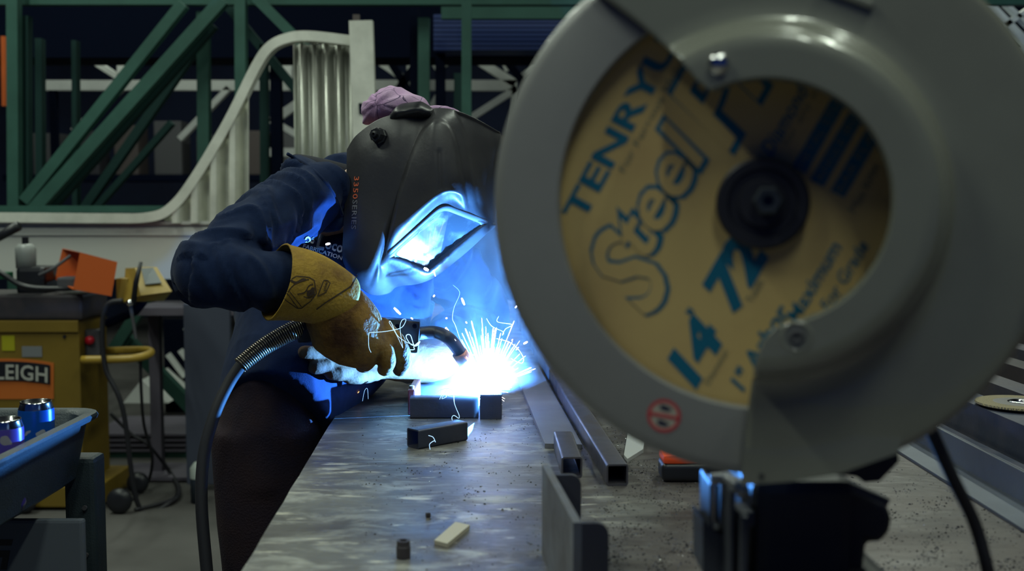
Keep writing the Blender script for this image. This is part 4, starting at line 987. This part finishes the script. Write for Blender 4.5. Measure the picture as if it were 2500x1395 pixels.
def cr2(pts, n=6): return [(p.x, p.y) for p in crom([Vector((a, b, 0)) for a, b in pts], n)]
stroke(mb, [gp(*q) for q in ((320, 290), (440, 300), (490, 330), (510, 450), (460, 520), (370, 590), (330, 590), (215, 510), (205, 480), (270, 320), (320, 290))], 2.2, bv_c)
stroke(mb, cr2([gp(*q) for q in ((330, 460), (400, 440), (440, 380), (480, 365))]), 2.6, bv_c)
stroke(mb, cr2([gp(*q) for q in ((240, 440), (300, 370), (400, 330), (440, 320))]), 2.2, bv_c)
stroke(mb, cr2([gp(*q) for q in ((270, 330), (320, 350), (380, 320), (410, 325))]), 5, bv_c)
stroke(mb, cr2([gp(*q) for q in ((390, 480), (440, 495), (490, 470), (480, 400))]), 2.4, bv_c)
stroke(mb, cr2([gp(*q) for q in ((420, 440), (455, 430), (480, 405), (470, 455), (430, 465), (450, 445))]), 7, bv_c)
for q in (((235, 450), (340, 590)), ((255, 430), (370, 575)), ((275, 500), (300, 545))): stroke(mb, [gp(*v) for v in q], 2, bv_c)
stroke(mb, [gp(*q) for q in ((580, 330), (610, 330), (640, 355), (600, 440), (520, 480), (580, 330))], 2.2, bv_c)
vs, fs = text_polys('RIOT', 1.0, offset=.02, res=2); x1 = max(v.x for v in vs)
add_polys(mb, vs, fs, lambda v: onto(bv_c, *gp(625 - v.x / x1 * 55 * .45 - (1 - v.y) * 25, 350 + v.x / x1 * 90 + (.7 - v.y) * -8), .0012, 1.9))
mb.build('burned_emblem', M_burn, glv)
mb = MB(); stroke(mb, [(872, 672), (855, 700), (820, 722), (795, 738), (772, 755)], 3, bv_c, .0014); mb.build('seam', M_burn, glv)
# left glove (farther), lit by the arc
DK = 1.0
l_f = [([(915, 864, 2.21), (860, 862, 2.13), (800, 864, 2.07), (745, 862, 2.03)], .0155), ([(905, 884, 2.20), (850, 889, 2.12), (805, 895, 2.06), (768, 898, 2.03)], .0155),
       ([(915, 900, 2.21), (875, 908, 2.13), (840, 913, 2.07), (808, 914, 2.05)], .0155), ([(930, 910, 2.22), (900, 918, 2.15), (875, 922, 2.10), (850, 922, 2.08)], .0145),
       ([(1000, 862, 2.24), (965, 850, 2.20), (930, 856, 2.18), (900, 862, 2.17)], .0175)]
gl2 = glove('glove', [S(1084, 878, 2.31, 42, .05), S(1072, 878, 2.30, 50, .055), S(1035, 882, 2.28, 53, .05), S(995, 886, 2.26, 50, .042), S(950, 886, 2.24, 42, .036), S(905, 887, 2.22, 36, .030)], l_f, mat('darkened_leather', (.17, .09, .04), .8, col2=(.09, .045, .028), nscale=9, bump=.2, bscale=140, spec=.25), .0036, gf)  # leather darkened so the fingers look less lit by the arc
DK = 1.07
# ---- welding helmet
M_helm = mat('helmet_black', (0.044, 0.044, 0.050), 0.34, col2=(0.058, 0.056, 0.058), nscale=7, nmix=(.4, .7), rough2=.55, spec=.5, bump=.04, bscale=160, detail=8)
H = [
 [(850,366),(874,330),(926,293),(985,277),(1035,272),(1075,267),(1118,273),(1165,293),(1216,322),(1205,318)],
 [(849,400),(880,372),(925,352),(975,338),(1025,318),(1065,302),(1112,312),(1165,335),(1221,352),(1208,350)],
 [(847,450),(878,440),(920,430),(965,420),(1005,405),(1068,390),(1132,392),(1175,405),(1217,420),(1200,420)],
 [(843,520),(872,515),(910,512),(945,512),(985,505),(1078,455),(1148,462),(1182,475),(1211,485),(1195,480)],
 [(840,575),(866,590),(898,605),(925,615),(944,618),(1082,498),(1142,520),(1197,540),(1204,543),(1190,545)],
 [(838,615),(858,645),(888,668),(918,676),(945,655),(1045,672),(1127,618),(1201,553),(1205,553),(1190,560)],
 [(841,640),(860,678),(886,704),(912,718),(948,714),(978,688),(1085,642),(1175,575),(1198,560),(1188,565)]]
HD = [
 [2.01,2.00,1.995,1.99,2.01,2.005,2.01,2.04,2.10,2.20],
 [2.00,1.985,1.975,1.97,1.98,1.97,1.985,2.02,2.10,2.21],
 [2.0,1.98,1.97,1.965,1.965,1.955,1.975,2.02,2.10,2.21],
 [2.0,1.98,1.97,1.965,1.965,1.955,1.98,2.03,2.10,2.21],
 [2.0,1.985,1.975,1.97,1.98,1.965,2.005,2.05,2.11,2.21],
 [2.005,1.995,1.99,1.99,2.00,2.035,2.045,2.06,2.12,2.22],
 [2.02,2.03,2.035,2.045,2.06,2.09,2.10,2.11,2.14,2.22]]
def cr1(a, b, c, d, t): return 0.5 * ((2 * b) + (c - a) * t + (2 * a - 5 * b + 4 * c - d) * t * t + (3 * b - a - 3 * c + d) * t ** 3)
NR, NC = len(H), len(H[0])
ctrl = [[np.array((H[i][j][0], H[i][j][1], HD[i][j])) for j in range(NC)] for i in range(NR)]
def net(u, v):
    i = min(int(v), NR - 2); j = min(int(u), NC - 2); fv = v - i; fu = u - j
    rows = []
    for ii in (i - 1, i, i + 1, i + 2):
        r_ = ctrl[max(0, min(NR - 1, ii))]
        rows.append(cr1(*[r_[max(0, min(NC - 1, jj))] for jj in (j - 1, j, j + 1, j + 2)], fu))
    return cr1(*rows, fv)
ARCH = cr2([(930, 660), (948, 590), (985, 440), (1018, 350), (1040, 315), (1064, 296), (1090, 305), (1110, 345), (1122, 410), (1132, 470), (1140, 515)], 5)
RID2 = cr2([(1112, 276), (1132, 330), (1146, 400), (1156, 470), (1166, 530)], 5)
RID3 = cr2([(1072, 372), (1074, 420), (1078, 470), (1086, 505)], 4)
def dist_poly(px, py, poly):
    best = 1e9; sg = 1
    for (x0, y0), (x1_, y1_) in zip(poly, poly[1:]):
        dx, dy = x1_ - x0, y1_ - y0; t_ = max(0, min(1, ((px - x0) * dx + (py - y0) * dy) / (dx * dx + dy * dy)))
        ex, ey = px - x0 - dx * t_, py - y0 - dy * t_; d = math.hypot(ex, ey)
        if d < best: best = d; sg = 1 if dx * (py - y0) - dy * (px - x0) > 0 else -1
    return best * sg
def sm(a, b, x): t_ = max(0, min(1, (x - a) / (b - a))); return t_ * t_ * (3 - 2 * t_)
QP = [(940, 626), (1082, 499), (1200, 543), (1046, 672)]
def dq(px, py):      # signed distances to the sides of the window, negative inside
    out = []
    for (x0, y0), (x1_, y1_) in zip(QP, QP[1:] + QP[:1]):
        dx, dy = x1_ - x0, y1_ - y0; out.append(((px - x0) * dy - (py - y0) * dx) / math.hypot(dx, dy))
    return out
GU, GV = 150, 120; mb = MB(); G = []
for vi in range(GV + 1):
    row = []
    for ui in range(GU + 1):
        px, py, D = net(ui / GU * (NC - 1), vi / GV * (NR - 1))
        fade = sm(0, .35, vi / GV * (NR - 1)) * (1 - sm(3.4, 4.0, vi / GV * (NR - 1)))
        d = dist_poly(px, py, ARCH); D -= .016 * sm(-4, 5, d) * fade
        d2 = dist_poly(px, py, RID2); D += .008 * sm(-7, 5, -d2) * fade * (1 if px > 1090 else 0)
        d3 = dist_poly(px, py, RID3); D += .0022 * math.exp(-(d3 / 5) ** 2) * fade
        d4 = dist_poly(px, py, [(975, 470), (940, 600), (905, 690)]); D += .005 * math.exp(-(d4 / 9) ** 2) * sm(2.6, 3.6, vi / GV * (NR - 1))
        D += .022 * sm(7, 18, -max(dq(px, py)))
        D += .0045 * math.exp(-((px - 934) ** 2 + (py - 352) ** 2) / 900.0)
        row.append(mb.bm.verts.new(P(px, py, D)))
    G.append(row)
for vi in range(GV):
    for ui in range(GU): mb.bm.faces.new((G[vi][ui], G[vi][ui + 1], G[vi + 1][ui + 1], G[vi + 1][ui]))
helm = mb.build('welding_helmet', M_helm, person, smooth=True)
bv_m = bvh_of(helm)
so = helm.modifiers.new('t', 'SOLIDIFY'); so.thickness = .003; so.offset = 1
# window bezel and lens
qc = [P(938, 624, 1.978), P(1082, 497, 1.958), P(1201, 543, 2.045), P(1046, 674, 2.045)]
qn = (qc[1] - qc[0]).cross(qc[3] - qc[0]).normalized(); qn = qn if qn.y < 0 else -qn
def quad(sc, off, n=6, rr_=.16):
    cen = sum(qc, Vector()) / 4; out = []
    Q = [cen + (p - cen) * sc for p in qc]
    for i in range(4):
        a_ = Q[i] + (Q[i - 1] - Q[i]) * rr_; b_ = Q[i] + (Q[(i + 1) % 4] - Q[i]) * rr_
        for q in range(n + 1):
            t_ = q / n; out.append(a_ * (1 - t_) ** 2 + Q[i] * 2 * t_ * (1 - t_) + b_ * t_ * t_ + qn * off)
    return out
mb = MB(); rings(mb, [quad(1.03, -.016), quad(1.035, -.003), quad(1.01, .001), quad(.97, .002), quad(.87, .002), quad(.855, .0010), quad(.85, .0006)])
bez = mb.build('visor_frame', mat('grey_frame', (.13, .135, .14), .45, col2=(.09, .09, .095), nscale=12), helm, auto=50)  # frame is a lighter grey than the helmet shell
M_lens = mat('lens_glass', (0.035, 0.05, 0.06), 0.18, col2=(0.11, 0.12, 0.13), nscale=18, nmix=(.45, .7), spec=.8, rough2=.45, coat=.5, detail=8)
mb = MB(); r0 = quad(.862, .0008); mb.bm.faces.new([mb.bm.verts.new(p) for p in r0]); lens = mb.build('visor_lens', M_lens, helm)
mb = MB()
Q = quad(.80, .0002, 2, .03); Q2 = quad(.775, .0002, 2, .03); i0 = 0
rings(mb, [Q, Q2]); mb.build('lens_line', M_burn, helm)
# knob
kc = onto(bv_m, 930, 334, .003, 2.1); kn = Vector((-.35, -.9, .1)).normalized(); kx = kn.orthogonal().normalized(); ky = kn.cross(kx)
KM = Matrix((kx, kn, ky)).transposed().to_4x4(); KM.translation = kc + Vector((0, -.001, 0))
mb = MB(); mb.lathe([(.0155, 0), (.0155, .006), (.0135, .008), (.0135, .018), (.012, .021), (.007, .021), (.006, .027), (.0025, .028), (.0025, .024), (0, .024)], (0, 0, 0), 'y', 8)
for v in mb.bm.verts: v.co = KM @ v.co
mb.build('adjustment_knob', M_blk, helm, auto=25)
# side lettering
def vert_text(s, px, py, L, Hh, m, nm):
    vs, fs = text_polys(s, 1.0, offset=.012, spacing=1.1, res=2); x1 = max(v.x for v in vs); mb = MB()
    add_polys(mb, vs, fs, lambda v: onto(bv_m, px + v.y / .7 * Hh - v.x / x1 * 4, py + v.x / x1 * L, .0042, 2.05)); mb.build(nm, m, helm)
vert_text('3350', 869, 430, 56, 11, mat('orange_print', (.75, .16, .07), .5), 'orange_lettering')
vert_text('SERIES', 865, 488, 72, 11, mat('grey_print', (.22, .22, .23), .5), 'grey_lettering')
# headgear band and scarf
mb = MB(); mb.loft([S(975, 296, 2.06, 20, .07), S(998, 278, 2.05, 27, .085), S(1028, 276, 2.05, 27, .09), S(1060, 286, 2.05, 18, .08)], 24)
remesh(mb, 'headgear_band', M_blk, helm, .004, 4)
def scarf_mat():
    m = mat('lilac_cloth', (0.50, 0.30, 0.52), .9, col2=(.60, .42, .60), nscale=12, bump=.2, bscale=300)
    nt = m.node_tree; N = nt.nodes; L = nt.links; b = N['Principled BSDF']; src = b.inputs['Base Color'].links[0].from_socket
    tc = N.new('ShaderNodeTexCoord'); v = N.new('ShaderNodeTexVoronoi'); v.feature = 'DISTANCE_TO_EDGE'; v.inputs['Scale'].default_value = 15
    L.new(tc.outputs['Object'], v.inputs['Vector']); r = N.new('ShaderNodeMapRange'); r.inputs[1].default_value = .003; r.inputs[2].default_value = .011
    L.new(v.outputs['Distance'], r.inputs[0]); mx = N.new('ShaderNodeMix'); mx.data_type = 'RGBA'; mx.inputs[6].default_value = (.06, .04, .1, 1)
    L.new(r.outputs[0], mx.inputs[0]); L.new(src, mx.inputs[7]); L.new(mx.outputs[2], b.inputs['Base Color']); return m
M_scarf = scarf_mat()
mb = MB(); mb.loft([S(890, 303, 2.10, 5, .015), S(903, 284, 2.10, 26, .04), S(925, 268, 2.10, 40, .06), S(960, 260, 2.10, 46, .075), S(1000, 262, 2.10, 38, .08), S(1035, 268, 2.10, 22, .06), S(1050, 272, 2.10, 8, .03)], 32)
def sf(co, n):
    q = P(930, 260, 2.1); r_ = co - q; a = math.atan2(r_.z, r_.x)
    return .005 * noise.noise(Vector((a * 1.8, r_.length * 6, co.y * 5))) + .0022 * ridged(Vector((a * 2.6 + r_.length * 6, r_.length * 3, co.y * 4)))
remesh(mb, 'head_scarf', M_scarf, person, .0035, 3, sf)
mb = MB(); mb.tube(crom([P(1022, 274, 2.04), P(1040, 270, 2.025), P(1072, 268, 2.02), P(1098, 272, 2.03), P(1118, 281, 2.05)], 6), [.004] + [.0085] * 23 + [.004], 12)
remesh(mb, 'scarf_roll', M_scarf, person, .0025, 3, lambda co, n: .002 * noise.noise(co * 60))
# ------------------------------------------------------------------ torch, arc, sparks, smoke
P = P_flat
torch = thing('welding_torch', 'black welding torch with curved neck and ribbed cable sleeve held by the near glove', 'welding torch', P(985, 822, 2.06))
mb = MB(); a = P(1022, 822, 2.075); b = P(735, 800, 2.00)
mb.bar(P(1024, 822, 2.08), P(930, 815, 2.075), .034, .062, bev=.006); hd = mb.build('torch_head', M_blk, torch, auto=40)
for q in ((970, 797), (1013, 796)):
    c = P(q[0], q[1], 2.058); MB().lathe([(.0045, 0), (.0045, -.003), (.0025, -.003), (.002, -.0015), (0, -.0015)], c, 'y', 16).build('screw', M_dark, hd)
MB().loft([(P(940, 815, 2.06), .02, .028, (0, 1, 0)), (P(850, 812, 2.03), .018, .022, (0, 1, 0)), (P(780, 805, 2.00), .020, .024, (0, 1, 0)), (P(735, 800, 1.985), .022, .028, (0, 1, 0))], 20).build('handle', M_blk, torch, smooth=True)
neck = crom([P(1018, 815, 2.085), P(1060, 812, 2.10), P(1092, 824, 2.09), P(1116, 850, 2.10), P(1130, 876, 2.105)], 8)
MB().tube(neck, .0125, 20).build('neck', mat('neck_rubber', (.02, .02, .024), .45), torch, smooth=True)
MB().tube([P(1122, 862, 2.10), P(1130, 876, 2.105), P(1146, 905, 2.12)], [.015, .0145, .0105], 20).build('nozzle', mat('copper_nozzle', (.35, .14, .07), .4, .7), torch, smooth=True)
MB().cyl(P(1146, 905, 2.12), P(1160, 925, 2.13), .0006, n=8).build('wire_tip', MATS['chrome'], torch)
sp = crom([P(748, 795, 1.99), P(700, 815, 1.97), P(640, 850, 1.95), P(585, 893, 1.93)], 40)
L_ = [0]
for p, q in zip(sp, sp[1:]): L_.append(L_[-1] + (q - p).length)
mb = MB(); hel = []; turns = 34; n_ = turns * 14
for i in range(n_ + 1):
    s_ = L_[-1] * i / n_; j = max(0, min(len(sp) - 2, next((x for x in range(len(L_) - 1) if L_[x + 1] >= s_), len(sp) - 2)))
    f_ = (s_ - L_[j]) / max(1e-9, L_[j + 1] - L_[j]); p = sp[j].lerp(sp[j + 1], f_); t_ = (sp[j + 1] - sp[j]).normalized()
    x = t_.cross(Vector((0, 1, 0))).normalized(); y = t_.cross(x); an = 2 * PI * turns * i / n_
    hel.append(p + (x * math.cos(an) + y * math.sin(an)) * (.0165 - .003 * i / n_))
mb.tube(hel, .0014, 6); mb.build('spring_sleeve', mat('spring_steel', (.42, .38, .30), .3, .9), torch, smooth=True)
MB().tube(sp, .0125, 14).build('sleeve_core', M_rub, torch, smooth=True)
cb = crom([P(590, 890, 1.93), P(560, 935, 1.92), P(525, 1010, 1.90), P(498, 1110, 1.88), P(492, 1230, 1.86), P(505, 1395, 1.84), P(520, 1560, 1.82), Vector((-.48, 1.80, .25)), Vector((-.46, 1.72, .03)), Vector((-.60, 1.55, .016)), Vector((-.85, 1.6, .016))], 8)
MB().tube(cb, .0105, 14).build('torch_cable', M_rub, torch, smooth=True)

P = P_flat
ARC = P(1192, 950, 2.16)
pl = bpy.data.lights.new('arc_light', 'POINT'); pl.energy = 105; pl.color = (0.08, 0.34, 1.0); pl.shadow_soft_size = .0015
po = bpy.data.objects.new('arc_light', pl); COL.objects.link(po); po.location = P(1184, 956, 2.135); po.location.z = .9405
M_arc = mat('arc_fire', (1, 1, 1), .5, emit=(.75, .9, 1.0), estr=60)
o = MB().ball(P(1192, 968, 2.14), (.007, .006, .005), 20).build('welding_arc', M_arc, smooth=True); props(o, 'blinding white welding arc where the torch meets the tube', 'arc')
M_sp = mat('spark_fire', (1, 1, 1), .5, emit=(1.0, .92, .88), estr=8)
M_sp2 = mat('spark_blue', (1, 1, 1), .5, emit=(.30, .58, 1.0), estr=1.5)
M_or = mat('spark_orange', (1, 1, 1), .5, emit=(1.0, .42, .10), estr=7)
rs_ = random.Random(11); mb = MB()
for i in range(95):
    an = rs_.gauss(.12, .5); an = max(-.75, min(1.15, an)); L0 = rs_.uniform(26, 60); L1 = L0 + rs_.uniform(15, 110) * (1.15 if abs(an) < .5 else 1.0)
    if i == 0: an, L0, L1 = -.08, 60, 175
    D0 = 2.16; dD = rs_.uniform(-.12, .2)
    def pt(L): return P(1190 + math.sin(an) * L, 950 - math.cos(an) * L + .0004 * L * L * abs(an), D0 + dD * L / 150)
    r_ = rs_.choice((.00035, .0004, .0006, .0010))
    mb.tube([pt(L0), pt((L0 + L1) / 2), pt(L1 - 4), pt(L1)], [r_ * .5, r_, r_ * 1.2, r_ * .3], 6)
for i in range(26):
    an = rs_.uniform(-2.9, 2.9); L0 = 22; L1 = rs_.uniform(30, 60)
    mb.tube([P(1190 + math.sin(an) * L0, 950 - math.cos(an) * L0, 2.15), P(1190 + math.sin(an) * L1, 950 - math.cos(an) * L1, 2.13)], [.0006, .0002], 5)
o = mb.build('spark_spray', M_sp, smooth=True); props(o, 'dense white fan of sparks bursting up from the arc', 'sparks', kind='stuff')
stray = [(962, 752, 978, 768, 1.9, .0022, 0), (1127, 728, 1134, 745, 2.1, .0022, 0), (1088, 800, 1098, 816, 2.1, .0024, 0), (1105, 820, 1107, 823, 2.1, .0034, 0), (1058, 722, 1061, 724, 2.1, .0026, 0),
         (1058, 660, 1063, 675, 1.95, .0011, 0), (1035, 655, 1046, 661, 2.0, .003, 0), (1014, 640, 1020, 624, 1.96, .0022, 0), (1019, 605, 1024, 592, 1.95, .0014, 0), (1258, 752, 1262, 747, 2.2, .0016, 0), (1278, 840, 1288, 835, 2.2, .002, 0),
         (1003, 776, 1008, 780, 2.05, .0014, 0), (1089, 776, 1091, 779, 2.1, .0018, 0), (1137, 786, 1140, 790, 2.15, .0014, 0), (1249, 832, 1252, 829, 2.2, .0012, 1), (875, 958, 875.5, 958.5, 2.2, .0024, 1),
         (795, 597, 806, 595, 2.0, .0022, 0), (1260, 855, 1266, 848, 2.2, .001, 1)]
for i, (x0, y0, x1_, y1_, D, r_, c_) in enumerate(stray):
    o = MB().tube([P(x0, y0, D), P((x0 + x1_) / 2, (y0 + y1_) / 2, D), P(x1_, y1_, D)], [r_ * .6, r_, r_ * .6], 10).build('spark', M_or if c_ else M_sp, smooth=True)
    if c_: props(o, 'small orange spark low near the table', 'spark', 'orange stray sparks')
    elif y0 < 680 : props(o, 'white spark flying close to the helmet', 'spark', 'white sparks by the helmet')
    else: props(o, 'white spark flying loose around the torch and smoke', 'spark', 'white sparks around the torch')
# curling glowing filaments
def fil(pts, D, r_, label):
    P3 = []
    for p in pts: P3.append(P(p[0], p[1], p[2] if len(p) > 2 else D))
    o = MB().tube(crom(P3, 8), r_ * .62, 6).build('glowing_filament', M_sp2, smooth=True); props(o, label, 'filament', 'curling glowing filaments'); return o
def e2(x, y): return (850 + x / 3.672, 680 + y / 3.672)
fil([e2(*q) for q in ((205, 665), (185, 610), (185, 500), (205, 487), (300, 480), (400, 465), (480, 440), (515, 385), (510, 365), (480, 380), (465, 450), (490, 625))], 1.89, .0007, 'faint angular filament crossing the near glove')
fil([e2(*q) for q in ((490, 625), (430, 500), (375, 410), (370, 388), (385, 395), (440, 510), (520, 570), (600, 600))], 1.93, .0007, 'thin looping filament in front of the torch head')
fil([e2(*q) for q in ((430, 690), (400, 665), (410, 645), (470, 635), (585, 640), (590, 610), (640, 565), (600, 600), (560, 590), (520, 530), (530, 505), (560, 515), (590, 600), (620, 600), (645, 565))], 2.0, .0011, 'bright looped filament under the torch head')
fil([e2(*q) for q in ((1330, 540), (1440, 570), (1520, 630), (1570, 710), (1565, 755), (1530, 755), (1460, 720))], 2.2, .0009, 'arched filament right of the spark fan')
fil([e2(*q) for q in ((1240, 360), (1290, 430), (1390, 480), (1380, 510), (1410, 455), (1470, 415), (1340, 390), (1350, 340))], 2.25, .0007, 'hooked filament above the spark fan')
fil([e2(*q) for q in ((1130, 770), (1100, 795), (1020, 770), (960, 700), (940, 650), (960, 650), (1030, 660), (1130, 690))], 2.14, .0011, 'hook-shaped filament wrapped around the nozzle')
fil([e2(*q) for q in ((780, 1050), (830, 1000), (900, 990), (940, 1020), (950, 1110), (970, 1170), (995, 1230), (990, 1255), (950, 1230), (930, 1250), (940, 1300), (948, 1325))], 2.02, .0009, 'long wriggling filament falling in front of the tubes')
fil([e2(*q) for q in ((820, 1085), (850, 1030), (880, 1060), (840, 1080), (860, 1040), (885, 1000), (890, 1050), (960, 1060), (1040, 1030))], 2.05, .0007, 'tangled filament knot between the two tubes')
fil([e2(*q) for q in ((940, 60), (1000, 130), (950, 260), (935, 360), (960, 420), (1010, 560), (1060, 640))], 2.2, .0004, 'fine upright filament rising through the smoke')
fil([(1050, 1098), (1049, 1085), (1060, 1077), (1063, 1080), (1057, 1068), (1046, 1064)], 1.79, .0008, 'small curled filament on the loose angled tube')
fil([(885, 980), (890, 955), (897, 950), (899, 975)], 2.1, .0005, 'short bent filament over the table left of the tubes')
# smoke
def smoke(nm, label, lo, hi, dens, src, sc, thr, wisp):
    c = (Vector(lo) + Vector(hi)) / 2; d = Vector(hi) - Vector(lo)
    o = MB().box((0, 0, 0), d).build(nm, None); o.location = c
    m = bpy.data.materials.new(nm); m.use_nodes = True; nt = m.node_tree; N = nt.nodes; L = nt.links; N.remove(N['Principled BSDF'])
    vs_ = N.new('ShaderNodeVolumeScatter'); vs_.inputs['Color'].default_value = (.85, .92, 1, 1); vs_.inputs['Anisotropy'].default_value = .0
    tc = N.new('ShaderNodeTexCoord'); n = N.new('ShaderNodeTexNoise'); n.inputs['Scale'].default_value = sc; n.inputs['Detail'].default_value = 5; n.inputs['Distortion'].default_value = wisp
    L.new(tc.outputs['Object'], n.inputs['Vector']); r = N.new('ShaderNodeMapRange'); r.inputs[1].default_value = thr[0]; r.inputs[2].default_value = thr[1]; L.new(n.outputs[0], r.inputs[0])
    ln = N.new('ShaderNodeVectorMath'); ln.operation = 'MULTIPLY'; L.new(tc.outputs['Object'], ln.inputs[0]); ln.inputs[1].default_value = (2 / d.x, 2 / d.y, 2 / d.z)
    le = N.new('ShaderNodeVectorMath'); le.operation = 'LENGTH'; L.new(ln.outputs[0], le.inputs[0])
    fo = N.new('ShaderNodeMapRange'); fo.inputs[1].default_value = .45; fo.inputs[2].default_value = 1.0; fo.inputs[3].default_value = dens; fo.inputs[4].default_value = 0; L.new(le.outputs['Value'], fo.inputs[0])
    mu = N.new('ShaderNodeMath'); mu.operation = 'MULTIPLY'; L.new(r.outputs[0], mu.inputs[0]); L.new(fo.outputs[0], mu.inputs[1]); L.new(mu.outputs[0], vs_.inputs['Density'])
    L.new(vs_.outputs[0], N['Material Output'].inputs['Volume']); o.data.materials.append(m)
    return props(o, label, 'smoke', kind='stuff')
smoke('arc_fume', 'dense bright fume glowing right around the welding arc', (-.17, 2.02, .84), (.06, 2.27, 1.05), 1.6, ARC, 9, (.1, .5), .4)
smoke('welding_smoke', 'blue lit welding smoke drifting up beside the helmet', (-.30, 1.98, .88), (.16, 2.85, 1.42), .75, ARC, 7, (.30, .70), 1.2)
